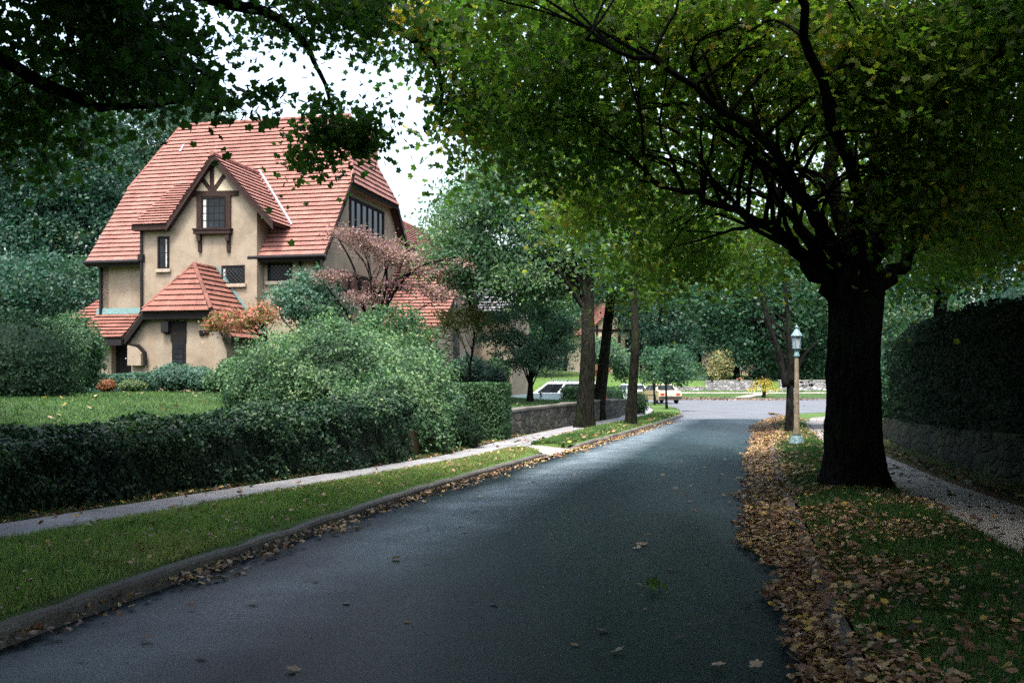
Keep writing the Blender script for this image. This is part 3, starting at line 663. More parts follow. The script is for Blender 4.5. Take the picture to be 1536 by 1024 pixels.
# single leaves out on the open asphalt
def road_leaf(px, py, size, t, label, seed, group='fallen leaves lying alone on the asphalt', shape=MAPLE):
    x, y, z = G(px, py, .04)
    size *= .72
    V, tt = flat_leaves(np.array([x]), np.array([y]), np.array([.055]), size, np.array([t]), shape, .22)
    V[..., 2] += max(0, .047 - V[..., 2].min())
    o = polymesh('fallen_leaf', M['litter'], [(V, tt)]); tag(o, label, 'leaf', group); return o
big = [(1080, 998, .17, .84, 'large pale leaf nearest the bottom edge of the road'), (962, 818, .17, .82, 'pale leaf curled in the middle of the road beside another pale one'), (955, 823, .13, .86, 'smaller pale leaf touching the curled pale leaf mid road'),
       (595, 840, .14, .93, 'bright yellow leaf alone on the left lane'), (960, 880, .13, .90, 'ochre leaf just left of the green sprig'), (381, 904, .15, .84, 'pale leaf on the left lane below the gutter drift'), (1022, 957, .12, .12, 'dark brown leaf below the curved twig'),
       (441, 1009, .15, .78, 'tan leaf at the bottom edge, left of the road centre'), (864, 969, .11, .72, 'tan leaf low on the road, left of two small ones'), (925, 979, .11, .84, 'pale curled leaf low on the road'), (905, 948, .10, .62, 'orange brown leaf above the low pale curled one'),
       (612, 935, .12, .70, 'tan leaf alone low in the left lane'), (285, 911, .17, .60, 'broad brown leaf at the fringe of the left gutter'), (742, 909, .11, .82, 'small pale leaf alone mid lane')]
for i, q in enumerate(big): road_leaf(*q, i)
pts = [(700, 800), (545, 765), (570, 748), (655, 760), (690, 735), (815, 715), (858, 714), (875, 722), (892, 720), (1010, 732), (1040, 730), (1045, 765), (1035, 755), (1060, 735), (1075, 722), (1085, 745), (1100, 770), (1090, 775), (1022, 793), (1045, 790), (1010, 855), (975, 803), (1000, 705), (940, 700), (870, 690), (760, 730), (720, 745), (680, 770), (1095, 752), (1110, 738), (1118, 900), (968, 915), (945, 917), (760, 700), (800, 722), (1063, 845), (640, 795), (610, 775), (995, 715), (1085, 712), (1060, 700), (1020, 690), (1090, 690), (985, 676), (300, 985), (220, 960), (120, 985), (475, 870), (520, 905), (1130, 1000)]
for i, (px, py) in enumerate(pts):
    road_leaf(px + random.uniform(-4, 4), py + random.uniform(-2, 2), random.uniform(.09, .13), random.choice([.6, .72, .8, .84, .5, .93]), 'small dry leaf lying alone on the open dark asphalt', i + 50, 'small dry leaves scattered over the asphalt')
# green sprig and curved twig
t = thing('leafy_sprig', 'green leafy sprig dropped on the asphalt mid road', 'sprig', G(991, 890, .04))
g = G(991, 890, .05); mb = MB(); limb(mb, [(g[0], g[1], .055), (g[0] + .01, g[1] + .12, .07), (g[0] + .03, g[1] + .24, .06)], .004, .002, 5); mb.build('stem', M['bark'], t)
q = np.array([(g[0] + .01 + RNG.normal() * .05, g[1] + d, .09) for d in np.linspace(.02, .3, 12)]); polymesh('foliage', M['maple'], [leaves(q, .07, .4 + RNG.random(12) * .2, shape=OVAL)], t)
mb = MB(); pp = [G(1030, 939, .04), G(1055, 937, .04), G(1070, 932, .04), G(1075, 926, .04)]; limb(mb, [(p[0], p[1], .054) for p in pp], .004, .003, 5)
tag(mb.build('fallen_twig', M['kerb']), 'thin pale curved twig lying on the asphalt', 'twig')
# ------------------------------------------------------------------ the half-timbered house
HO = np.array([-6.98, 37.0, 0.]); HU = np.array([.974, -.225, 0.]); HV = np.array([.225, .974, 0.]); HZ = np.array([0, 0, 1.])
def H(u, a, z): return tuple(HO + u * HU + a * HV + z * HZ)
def HP(px, py, a):
    """(u,z) of a photo pixel on the facade plane a"""
    r = (px - CX) / F; u = (r * (HO[1] + HV[1] * a) - HO[0] - HV[0] * a) / (HU[0] - HU[1] * r)
    Y = HO[1] + HU[1] * u + HV[1] * a; return u, EYE - (py - HY) / F * Y
def HS(px, py, u):
    """(a,z) of a photo pixel on the side plane u"""
    r = (px - CX) / F; a = (r * (HO[1] + HU[1] * u) - HO[0] - HU[0] * u) / (HV[0] - HV[1] * r)
    Y = HO[1] + HU[1] * u + HV[1] * a; return a, EYE - (py - HY) / F * Y
def clip_rows(poly, t):
    xs = []
    n = len(poly)
    for i in range(n):
        (x0, y0), (x1, y1) = poly[i], poly[(i + 1) % n]
        if (y0 - t) * (y1 - t) < 0: xs.append(x0 + (x1 - x0) * (t - y0) / (y1 - y0))
    return (min(xs), max(xs)) if len(xs) >= 2 else None
def tiled(mb, deck, p0, e, s, poly, course=.25, tw=.24, th=.07, deckt=.10):
    """roof slope: real courses of tiles over a deck. p0 origin, e along eave, s up the slope (units), poly in (x,t)"""
    p0, e, s = np.array(p0), unit(np.array(e)), unit(np.array(s)); n = np.cross(e, s)
    if n[2] < 0: n = -n
    at = lambda x, t, h: tuple(p0 + e * x + s * t + n * h)
    T = max(q[1] for q in poly); k = 0; t = min(q[1] for q in poly)
    while t < T - .03:
        iv = clip_rows(poly, min(t + course * .5, T - .01)); iv0 = clip_rows(poly, t + .002) or iv; iv1 = clip_rows(poly, min(t + course, T - .002)) or iv
        if iv and iv[1] - iv[0] > .03:
            m = max(1, int((iv[1] - iv[0]) / tw)); ph = (k % 2) * .5 / m; t1 = min(t + course, T)
            cuts = [0] + [min(1, i / m + ph) for i in range(0 if ph else 1, m)] + [1]
            sag = .006 * float(wav(k, 3, 0, 1.3, 1))
            for f0, f1 in zip(cuts[:-1], cuts[1:]):
                if f1 - f0 < .004: continue
                j = random.gauss(0, .0025); d = random.gauss(0, .003); tt = min(1, max(0, random.gauss(.52, .11)))
                X = lambda f, I: I[0] + (I[1] - I[0]) * f
                a, b = at(X(f0, iv0), t - .03 + d, th + j), at(X(f1, iv0) - .004, t - .03 + d, th + j)
                c, g = at(X(f1, iv1) - .004, t1, .012), at(X(f0, iv1), t1, .012)
                a2, b2 = at(X(f0, iv0), t + .05, .008), at(X(f1, iv0) - .004, t + .05, .008)
                mb.poly([a, b, c, g], tt); mb.mi = 1; mb.poly([a2, b2, b, a], tt); mb.mi = 0  # butt faces take a dark material: shadow between courses painted in
        t += course; k += 1
    deck.prism([at(x, t, 0) for x, t in poly], tuple(-n * deckt))
def slope_pts(A, B, C, D):
    """slope from 3D eave points A->B and top points C (over B) and D (over A): returns args for tiled()"""
    A, B, C, D = map(np.array, (A, B, C, D)); e = unit(B - A); up = D - A; s = unit(up - e * np.dot(up, e))
    pr = lambda q: (float(np.dot(q - A, e)), float(np.dot(q - A, s)))
    return A, e, s, [pr(A), pr(B), pr(C), pr(D)]

hs = thing('tudor_house', 'tan stucco tudor house with steep red tile roof behind the lawn', 'house', tuple(HO + HZ * 1.2))
EZ, RZ, DH = 6.39, 13.0, 5.4; SL = (RZ - EZ) / DH; LU = -10.1; GU = -.38; ZG = .9
roofz = lambda a: EZ + SL * a
B2 = 2 * DH - .6     # rear eave kept a touch higher
# --- main roof
rt, dk = MB(), MB()
hipa = .5 * DH; hz = roofz(hipa)
RI, LI = 1.2, .85
fr = [H(LU, 0, EZ), H(0, 0, EZ), H(0, hipa, hz), H(-RI, DH, RZ), H(LU + LI, DH, RZ), H(LU, hipa, hz)]
A, e, s, _ = slope_pts(fr[0], fr[1], fr[2], fr[5]); pr = lambda q: (float(np.dot(np.array(q) - A, e)), float(np.dot(np.array(q) - A, s)))
tiled(rt, dk, A, e, s, [pr(q) for q in fr])
bk = [H(0, 2 * DH, EZ), H(LU, 2 * DH, EZ), H(LU, 2 * DH - hipa, hz), H(LU + LI, DH, RZ), H(-RI, DH, RZ), H(0, 2 * DH - hipa, hz)]
A, e, s, _ = slope_pts(bk[0], bk[1], bk[2], bk[5]); tiled(rt, dk, A, e, s, [pr(q) for q in bk], .47, .6)
# clipped hips
k = .06
hpR = [H(.05, hipa - k, hz - .12), H(.05, 2 * DH - hipa + k, hz - .12), H(-RI, DH + .001, RZ), H(-RI, DH - .001, RZ)]
tiled(rt, dk, *slope_pts(*hpR))
hpL = [H(LU, 2 * DH - hipa, hz), H(LU, hipa, hz), H(LU + LI, DH - .001, RZ), H(LU + LI, DH + .001, RZ)]
tiled(rt, dk, *slope_pts(*hpL), course=.4)
roof = rt.build('roof', [M['tile'], M['deck_butt_shade']], hs); dk.build('roof_deck', M['deck_butt_shade'], roof)
# ridge and hip caps
mb = MB()
def caps(p, q, r=.10, step=.33):
    p, q = Vector(p), Vector(q); m = max(2, int((q - p).length / step))
    for i in range(m):
        a, b = p.lerp(q, i / m), p.lerp(q, (i + 1.06) / m)
        mb.tube([a + Vector((0, 0, .03)), b + Vector((0, 0, .015))], [r * 1.08, r * .95], 8, True, min(1, max(0, random.gauss(.45, .2))))
caps(H(LU + LI, DH, RZ), H(-RI, DH, RZ)); caps(H(0, hipa, hz), H(-RI, DH, RZ), .07); caps(H(LU, hipa, hz), H(LU + LI, DH, RZ), .06)
mb.build('ridge_cap', M['tile'], roof)
# gutter along the front eave, bargeboards on the rakes
for u0, u1 in ((LU - .05, HP(212, 388, 0)[0]), (HP(374, 384, 0)[0], .05)):
    mb = MB(); mb.tube([H(u0, -.10, EZ - .06), H(u1, -.10, EZ - .06)], [.075, .075], 8); mb.hexa([H(u0, .0, EZ - .22), H(u1, .0, EZ - .22), H(u1, .08, EZ - .22), H(u0, .08, EZ - .22), H(u0, -.04, EZ - .02), H(u1, -.04, EZ - .02), H(u1, .06, EZ + .02), H(u0, .06, EZ + .02)])
    mb.build('gutter', M['pipe'], hs)
mb = MB()
for a0, z0, a1, z1 in ((-.02, EZ - .14, hipa, hz - .14), (2 * DH + .02, EZ - .14, 2 * DH - hipa, hz - .14)):
    mb.prism([H(.0, a0, z0 - .16), H(.0, a1, z1 - .16), H(.0, a1, z1), H(.0, a0, z0)], tuple(-HU * .06))
mb.prism([H(.01, hipa, hz - .30), H(.01, 2 * DH - hipa, hz - .30), H(.01, 2 * DH - hipa, hz - .15), H(.01, hipa, hz - .15)], tuple(-HU * .06))
mb.build('bargeboard', M['timber_black'], hs)
# --- walls
WF = .45
ub = [HP(215, 400, 0)[0], HP(388, 400, 0)[0]]
w = MB()
zt = roofz(WF) - .12
w.prism([H(LU + .38, WF, ZG), H(GU, WF, ZG), H(GU, WF, zt), H(LU + .38, WF, zt)], tuple(HV * .3))
gp = [(WF, ZG), (2 * DH - WF, ZG), (2 * DH - WF, zt), (2 * DH - hipa, hz - .2), (hipa, hz - .2), (WF, zt)]
w.prism([H(GU, a, z) for a, z in gp], tuple(-HU * .3)); w.prism([H(LU + .38, a, z) for a, z in gp], tuple(HU * .3))
w.prism([H(LU + .38, 2 * DH - WF, ZG), H(GU, 2 * DH - WF, ZG), H(GU, 2 * DH - WF, zt), H(LU + .38, 2 * DH - WF, zt)], tuple(-HV * .3))
# soffit of the clipped gable
w.prism([H(0.0, hipa + .05, hz - .22), H(0.0, 2 * DH - hipa - .05, hz - .22), H(GU - .3, 2 * DH - hipa - .05, hz - .22), H(GU - .3, hipa + .05, hz - .22)], (0, 0, .02))
wall = w.build('wall', M['stucco'], hs)
# --- the front gable bay
AB = -.14; AV = -.46
gpk = HP(318, 231, AV); gr = HP(409, 333, AV); gl = HP(249, 336, AV); sl = HP(197, 338, AV)
bay = MB()
ztop = lambda u: gpk[1] - (gpk[1] - gr[1]) / (gr[0] - gpk[0]) * (u - gpk[0]) if u > gpk[0] else gpk[1] - (gpk[1] - gl[1]) / (gpk[0] - gl[0]) * (gpk[0] - u)
bay.prism([H(ub[0], AB, ZG), H(ub[1], AB, ZG), H(ub[1], AB, ztop(ub[1]) - .25), H(gpk[0], AB, gpk[1] - .3), H(gl[0], AB, gl[1] - .12), H(ub[0], AB, sl[1] - .1)], tuple(HV * .58))
bay.prism([H(ub[1], .44, 5.5), H(ub[1], 1.6, roofz(1.6) - .3), H(ub[1], 1.2, ztop(ub[1]) + .1), H(ub[1], .44, ztop(ub[1]) - .25)], tuple(-HU * .2))
bay.prism([H(ub[0], .44, 5.5), H(ub[0], 2.2, roofz(2.2) - .2), H(ub[0], 2.2, roofz(2.2) + .2), H(ub[0], .44, sl[1] - .1)], tuple(HU * .2))
bayo = bay.build('bay_wall', M['stucco'], hs)
rt, dk = MB(), MB()
back = lambda z: (z - EZ) / SL + .12
rs = [H(gr[0], back(gr[1]), gr[1]), H(gr[0], AV, gr[1]), H(gpk[0], AV, gpk[1]), H(gpk[0], back(gpk[1]), gpk[1])]
tiled(rt, dk, *slope_pts(rs[1], rs[0], rs[3], rs[2]))
ls_ = [H(gl[0], AV, gl[1]), H(gl[0], back(gl[1]), gl[1]), H(gpk[0], back(gpk[1]), gpk[1]), H(gpk[0], AV, gpk[1])]
tiled(rt, dk, *slope_pts(ls_[1], ls_[0], ls_[3], ls_[2]))
# the sweep of roof left of the gable, parallel to the facade
zt2 = 9.85; at2 = (zt2 - EZ) / SL
sh = [H(sl[0], AV, sl[1]), H(gl[0] + .03, AV, sl[1]), H(gpk[0] - .35, at2, zt2), H(sl[0] - .12, at2, zt2)]
tiled(rt, dk, *slope_pts(*sh))
groof = rt.build('gable_roof', [M['tile'], M['deck_butt_shade']], hs); dk.build('roof_deck', M['deck_butt_shade'], groof)
mb = MB(); caps(H(gpk[0], AV - .03, gpk[1]), H(gpk[0], back(gpk[1]), gpk[1]), .09); mb.build('ridge_cap', M['tile'], groof)
mb = MB(); fa, fb = H(gpk[0] + .05, back(gpk[1]) - .1, gpk[1] + .10), H(gr[0] + .05, back(gr[1]) - .15, gr[1] + .10)
mb.prism([fa, fb, tuple(np.array(fb) + HU * .07 + HZ * .02), tuple(np.array(fa) + HU * .07 + HZ * .02)], (0, 0, .05)); mb.build('valley_flashing', M['lead'], groof)
mb = MB()
def barge(mb, u0, z0, u1, z1, a, w=.24, d=.07):
    mb.prism([H(u0, a, z0 - w), H(u1, a, z1 - w), H(u1, a, z1 + .01), H(u0, a, z0 + .01)], tuple(HV * d))
barge(mb, gl[0] - .02, gl[1] - .04, gpk[0], gpk[1] - .03, AV); barge(mb, gpk[0], gpk[1] - .03, gr[0], gr[1] - .04, AV)
mb.hexa([H(sl[0], AV, sl[1] - .2), H(gl[0], AV, sl[1] - .2), H(gl[0], AV + .3, sl[1] - .2), H(sl[0], AV + .3, sl[1] - .2), H(sl[0], AV, sl[1] - .02), H(gl[0], AV, sl[1] - .02), H(gl[0], AV + .3, sl[1] + .05), H(sl[0], AV + .3, sl[1] + .05)])
mb.build('bargeboard', M['timber'], groof)
# timbering in the gable peak
mb = MB()
def bar(p, q, w, a=-.03, d=.06, h=None):
    a += AB; (u0, z0), (u1, z1) = HP(*p, AB), HP(*q, AB); dv = np.array([u1 - u0, z1 - z0]); nn = np.array([-dv[1], dv[0]]) / np.hypot(*dv) * w / 2
    mb.prism([H(u0 - nn[0], a, z0 - nn[1]), H(u1 - nn[0], a, z1 - nn[1]), H(u1 + nn[0], a, z1 + nn[1]), H(u0 + nn[0], a, z0 + nn[1])], tuple(HV * d))
bar((318.5, 246), (318.5, 290), .17, -.04); bar((301, 264), (318, 288), .16, -.035); bar((337, 263), (319, 288), .16, -.035); bar((282, 291), (358, 290), .20, -.05)
bar((299.5, 293), (299.5, 348), .20, -.07, .10); bar((343.5, 293), (343.5, 348), .20, -.07, .10)
bar((294, 349), (349, 348), .16, -.22, .26); bar((293, 345), (350, 344), .06, -.25, .29)
bar((301, 352), (301, 378), .13, -.10, .13); bar((344, 352), (344, 378), .13, -.10, .13); bar((301, 352), (301, 362), .14, -.19, .10); bar((344, 352), (344, 362), .14, -.19, .10)
mb.build('timber_frame', M['timber'], bayo)
mb = MB(); (u0, z0), (u1, z1), (u2, z2) = HP(284, 289, AB), HP(353, 289, AB), HP(318.5, 242, AB)
mb.prism([H(u0, AB - .012, z0), H(u1, AB - .012, z1), H(u2, AB - .012, z2)], tuple(HV * .02)); mb.build('plaster_infill', M['cream'], bayo)

# --- windows
def window(box, a, parent=hs, name='window', fw=.07, grid=(3, 4), diag=False, frame='timber_black', depth=.05, sill=False, curtain=None):
    (u0, z1), (u1, z0) = HP(box[0], box[1], a), HP(box[2], box[3], a)
    f = MB()
    for q in ((u0, u1, z0, z0 + fw), (u0, u1, z1 - fw, z1), (u0, u0 + fw, z0 + fw, z1 - fw), (u1 - fw, u1, z0 + fw, z1 - fw)):
        f.hexa([H(x, aa, q[2]) for aa in (a - .045,) for x in q[:2]] + [H(x, a + .02, q[2]) for x in q[:2][::-1]] + [H(x, a - .045, q[3]) for x in q[:2]] + [H(x, a + .02, q[3]) for x in q[:2][::-1]])
    win = f.build(name, M[frame], parent)
    if root_of(win) is not win and win.parent.parent is not None: pass
    g = MB(); g.prism([H(u0 + fw, a - .008, z0 + fw), H(u1 - fw, a - .008, z0 + fw), H(u1 - fw, a - .008, z1 - fw), H(u0 + fw, a - .008, z1 - fw)], tuple(HV * .01)); g.build('pane', M['glass'], win)
    if curtain:
        c = MB(); x0 = u0 + fw + (u1 - u0) * curtain[0]; x1 = u0 + (u1 - u0) * curtain[1]; m = 8
        for i in range(m):
            xa, xb = x0 + (x1 - x0) * i / m, x0 + (x1 - x0) * (i + 1) / m
            c.poly([H(xa, a - .011 - .004 * (i % 2), z0 + fw), H(xb, a - .011 - .004 * ((i + 1) % 2), z0 + fw), H(xb, a - .011 - .004 * ((i + 1) % 2), z1 - fw - .04), H(xa, a - .011 - .004 * (i % 2), z1 - fw - .04)])
        c.build('curtain', M['curtain'], win)
    l = MB(); W, T = u1 - u0 - 2 * fw, z1 - z0 - 2 * fw; x0, y0 = u0 + fw, z0 + fw
    if diag:
        st = .16; i = -int(T / st) - 1
        while i * st < W:
            for sg in (1, -1):
                p = [(i * st, 0), (i * st + T, T)] if sg > 0 else [(i * st, T), (i * st + T, 0)]
                c0, c1 = max(0, p[0][0]), min(W, p[1][0])
                if c1 - c0 > .03:
                    fz = lambda x: p[0][1] + (x - p[0][0]) * (1 if sg > 0 else -1)
                    l.tube([H(x0 + c0, a - .014, y0 + fz(c0)), H(x0 + c1, a - .014, y0 + fz(c1))], [.011, .011], 4)
            i += 1
    else:
        for i in range(1, grid[0]): l.box((0, 0, 0), (.022, .02, T), lambda x, y, z, i=i: H(x0 + W * i / grid[0] + x, a - .014 + y, y0 + T / 2 + z))
        for i in range(1, grid[1]): l.box((0, 0, 0), (W, .018, .02), lambda x, y, z, i=i: H(x0 + W / 2 + x, a - .015 + y, y0 + T * i / grid[1] + z))
    l.build('leaded_bars', M['pipe'], win)
    if sill:
        b = MB(); b.hexa([H(x, aa, z) for z in (z0 - .13, z0 - .003) for x, aa in ((u0 - .08, a - .10), (u1 + .08, a - .10), (u1 + .08, a + .02), (u0 - .08, a + .02))]); b.build('sill', M['sill'], win)
    return win
window((303, 296, 339, 343), AB - .01, grid=(4, 4), curtain=(.0, .18), fw=.06)
window((237, 355, 254, 403), AB - .01, grid=(1, 2), sill=True, curtain=(.55, .8))
window((333, 398.5, 367, 425), AB - .01, diag=True, sill=True, curtain=(.0, .16), fw=.05)
window((402, 396, 438, 421), WF - .01, diag=True, sill=True, fw=.05)
# side gable windows
def side_window(box, u, name='window', grid=(6, 1), frame='timber_black', curtain=False, arch=0):
    (a0, z1), (_, z0) = HS(box[0], box[1], u), HS(box[0], box[3], u); a1 = HS(box[2], box[3], u)[0]
    f = MB(); fw = .12
    for q in ((a0, a1, z0, z0 + fw), (a0, a1, z1 - fw, z1), (a0, a0 + fw, z0 + fw, z1 - fw), (a1 - fw, a1, z0 + fw, z1 - fw)):
        f.prism([H(u + .05, q[0], q[2]), H(u + .05, q[1], q[2]), H(u + .05, q[1], q[3]), H(u + .05, q[0], q[3])], tuple(-HU * .07))
    for i in range(1, grid[0]):
        am = a0 + (a1 - a0) * i / grid[0]; f.prism([H(u + .045, am - .05, z0 + fw), H(u + .045, am + .05, z0 + fw), H(u + .045, am + .05, z1 - fw), H(u + .045, am - .05, z1 - fw)], tuple(-HU * .06))
    win = f.build(name, M[frame], hs)
    g = MB(); g.prism([H(u + .008, a0 + fw, z0 + fw), H(u + .008, a1 - fw, z0 + fw), H(u + .008, a1 - fw, z1 - fw), H(u + .008, a0 + fw, z1 - fw)], tuple(-HU * .01)); g.build('pane', M['glass'], win)
    return win
side_window((524, 294, 575, 350), GU + .01, grid=(6, 1))
side_window((506, 404, 556, 436), GU + .01, grid=(3, 1))

# --- drainpipe, flashings, brackets
mb = MB(); u = HP(213, 430, -.2)[0]
mb.tube([H(u, -.24, EZ + 1.2), H(u, -.24, EZ - .1), H(u, -.22, 3.9)], [.055, .055, .055], 8)
mb.box((0, 0, 0), (.2, .18, .25), lambda x, y, z: H(u + x, -.26 + y, EZ + .05 + z)); mb.build('drainpipe', M['pipe'], hs)
mb = MB(); u = HP(450, 400, .38)[0]; mb.tube([H(u, .36, EZ - .2), H(u, .36, ZG)], [.05, .05], 8); mb.build('drainpipe', M['pipe'], hs)
mb = MB(); u = LU + .36; mb.tube([H(u, .38, EZ - .2), H(u, .38, 3.9)], [.06, .06], 8); mb.build('drainpipe', M['pipe'], hs)

# --- entrance wing with clipped gable
AW, AWV = -2.5, -2.75
el, er = HP(215, 463, AWV), HP(316, 463, AWV); fl, fr_ = HP(187, 513, AWV), HP(347, 529, AWV)
uc = (el[0] + er[0]) / 2; zr = HP(280, 398, -1.5)[1]; zh = (el[1] + er[1]) / 2
w = MB(); w.prism([H(HP(197, 500, AW)[0], AW, ZG), H(HP(340, 500, AW)[0], AW, ZG), H(HP(340, 500, AW)[0], AW, fr_[1] + .05), H(er[0] - .05, AW, zh - .12), H(el[0] + .05, AW, zh - .12), H(HP(197, 500, AW)[0], AW, fl[1] + .05)], tuple(HV * 2.4))
ew = w.build('porch_wall', M['stucco'], hs)
rt, dk = MB(), MB()
ar = AWV + 1.15
srz = lambda u: zr - (zr - zh) * abs(u - uc) / (er[0] - uc)
zfr, zfl = srz(fr_[0]), srz(fl[0])
rp = [H(fr_[0], AWV, zfr), H(fr_[0], 0.05, zfr), H(uc, 0.05, zr), H(uc, ar, zr), H(er[0], AWV, zh)]
A, e, s, _ = slope_pts(rp[0], rp[1], rp[2], rp[3]); tiled(rt, dk, A, e, s, [pr(q) for q in rp])
lp = [H(fl[0], 0.05, zfl), H(fl[0], AWV, zfl), H(el[0], AWV, zh), H(uc, ar, zr), H(uc, .05, zr)]
A, e, s, _ = slope_pts(lp[0], lp[1], lp[3], lp[4]); tiled(rt, dk, A, e, s, [pr(q) for q in lp])
tiled(rt, dk, *slope_pts(H(el[0], AWV - .1, zh - .08), H(er[0], AWV - .1, zh - .08), H(uc + .001, ar, zr), H(uc - .001, ar, zr)))
pro = rt.build('porch_roof', [M['tile_dark'], M['deck_butt_shade']], hs); dk.build('roof_deck', M['deck_butt_shade'], pro)
mb = MB(); caps(H(uc, ar, zr), H(er[0], AWV, zh), .08); caps(H(uc, ar, zr), H(uc, 0, zr), .08); caps(H(uc, ar, zr), H(el[0], AWV, zh), .08); mb.build('ridge_cap', M['tile_dark'], pro)
mb = MB(); barge(mb, er[0], zh - .1, fr_[0], zfr - .06, AWV - .02, .26); barge(mb, el[0], zh - .1, fl[0], zfl - .06, AWV - .02, .26)
mb.prism([H(el[0], AWV - .04, zh - .36), H(er[0], AWV - .04, zh - .36), H(er[0], AWV - .04, zh - .12), H(el[0], AWV - .04, zh - .12)], tuple(HV * .2)); mb.build('bargeboard', M['timber_black'], pro)
mb = MB(); mb.prism([H(uc + .1, AB - .03, zr + .04), H(er[0] + .75, AB - .03, srz(er[0] + .75)), H(er[0] + .75, AB - .03, srz(er[0] + .75) + .18), H(uc + .1, AB - .03, zr + .20)], tuple(HV * .02)); mb.build('copper_flashing', M['copper'], pro)
# T-shaped dark window with lamp and vent on the porch
mb = MB()
for bx in ((257, 482, 280, 512), (259, 512, 279, 546)):
    (u0, z1), (u1, z0) = HP(bx[0], bx[1], AW), HP(bx[2], bx[3], AW); mb.prism([H(u0, AW - .05, z0), H(u1, AW - .05, z0), H(u1, AW - .05, z1), H(u0, AW - .05, z1)], tuple(HV * .07))
pw = mb.build('porch_window', M['timber_black'], hs)
(u0, z1), (u1, z0) = HP(262.5, 514, AW), HP(276, 545, AW)
mb = MB(); mb.prism([H(u0, AW - .06, z0), H(u1, AW - .06, z0), H(u1, AW - .06, z1), H(u0, AW - .06, z1)], tuple(HV * .02)); mb.build('pane', M['glass'], pw)
mb = MB()
for i in range(1, 4): zz = z0 + (z1 - z0) * i / 4; mb.box((0, 0, 0), (u1 - u0, .02, .02), lambda x, y, z: H((u0 + u1) / 2 + x, AW - .066 + y, zz + z))
mb.build('leaded_bars', M['pipe'], pw)
mb = MB()
for bx, d in (((246, 482, 257, 499), .22), ((248, 499, 255, 501), .14)):
    (u0, z1), (u1, z0) = HP(bx[0], bx[1], AW), HP(bx[2], bx[3], AW); mb.prism([H(u0, AW - d, z0), H(u1, AW - d, z0), H(u1, AW - d, z1), H(u0, AW - d, z1)], tuple(HV * d))
mb.build('wall_lamp', M['pipe'], hs, bevel=.02)
mb = MB(); (u0, z1), (u1, z0) = HP(300, 495.5, AW), HP(313, 503, AW)
mb.prism([H(u0, AW - .06, z0), H(u1, AW - .06, z0), H(u1, AW - .06, z1), H(u0, AW - .06, z1)], tuple(HV * .06))
for f in (.25, .62): mb.box((0, 0, 0), (.10, .03, .12), lambda x, y, z: H(u0 + (u1 - u0) * (f + .06) + x, AW - .07 + y, (z0 + z1) / 2 + z))
mb.build('wall_vent', M['timber_black'], hs)
# little buttress wing-wall with dark coping by the door
mb = MB(); pts = [HP(x, y, AW - .1) for x, y in ((196, 548), (216, 548), (216, 530), (208, 521), (196, 518))]; mb.prism([H(u, AW - .3, z) for u, z in pts], tuple(HV * .3)); bw = mb.build('buttress', M['stucco'], hs)
mb = MB()
for p, q in (((194, 517), (208, 519)), ((208, 519), (217, 529)), ((217, 529), (217, 548))):
    (ua, za), (ub_, zb) = HP(*p, AW - .2), HP(*q, AW - .2); mb.tube([H(ua, AW - .17, za), H(ub_, AW - .17, zb)], [.07, .07], 6)
mb.build('coping', M['timber_black'], bw)

# --- lean-to roof left of the porch, with the door under it
ta, tb = HP(146, 471, WF)[0], HP(216, 471, WF)[0]; zt3 = HP(180, 471, WF - .05)[1]; ze = HP(180, 506, -1.0)[1]
rt, dk = MB(), MB(); tiled(rt, dk, *slope_pts(H(ta, -1.0, ze), H(tb, -1.0, ze), H(tb, WF - .02, zt3), H(ta, WF - .02, zt3)))
lo = rt.build('lean_to_roof', [M['tile_dark'], M['deck_butt_shade']], hs); dk.build('roof_deck', M['deck_butt_shade'], lo)
mb = MB(); mb.prism([H(ta, WF - .06, zt3), H(tb, WF - .06, zt3), H(tb, WF - .02, zt3 + .24), H(ta, WF - .02, zt3 + .24)], tuple(-HV * .015)); mb.build('copper_flashing', M['copper'], lo)
mb = MB(); mb.prism([H(ta - .05, -1.04, ze - .30), H(tb, -1.04, ze - .30), H(tb, -1.04, ze - .08), H(ta - .05, -1.04, ze - .08)], tuple(HV * .12)); mb.build('gutter', M['pipe'], lo)
w = MB(); w.prism([H(HP(140, 520, -.5)[0], -.5, ZG), H(HP(167, 520, -.5)[0], -.5, ZG), H(HP(167, 520, -.5)[0], -.5, ze + .0), H(HP(140, 520, -.5)[0], -.5, ze + .0)], tuple(HV * .9)); w.build('porch_wall', M['stucco'], hs)
mb = MB(); (u0, z1), (u1, z0) = HP(166, 516, -.2), HP(197, 552, -.2); mb.prism([H(u0, -.2, z0 - .4), H(u1, -.2, z0 - .4), H(u1, -.2, z1), H(u0, -.2, z1)], tuple(HV * .08))
for i in range(1, 5): uu = u0 + (u1 - u0) * i / 5; mb.box((0, 0, 0), (.03, .03, z1 - z0), lambda x, y, z: H(uu + x, -.21 + y, (z0 + z1) / 2 + z))
dr = mb.build('door', M['timber_black'], hs)
mb = MB(); mb.lathe(H(u1 - .2, -.26, (z0 + z1) / 2 - .1), [(.03, -.03), (.04, 0), (.03, .03)], 8); mb.build('handle', M['chrome'], dr)
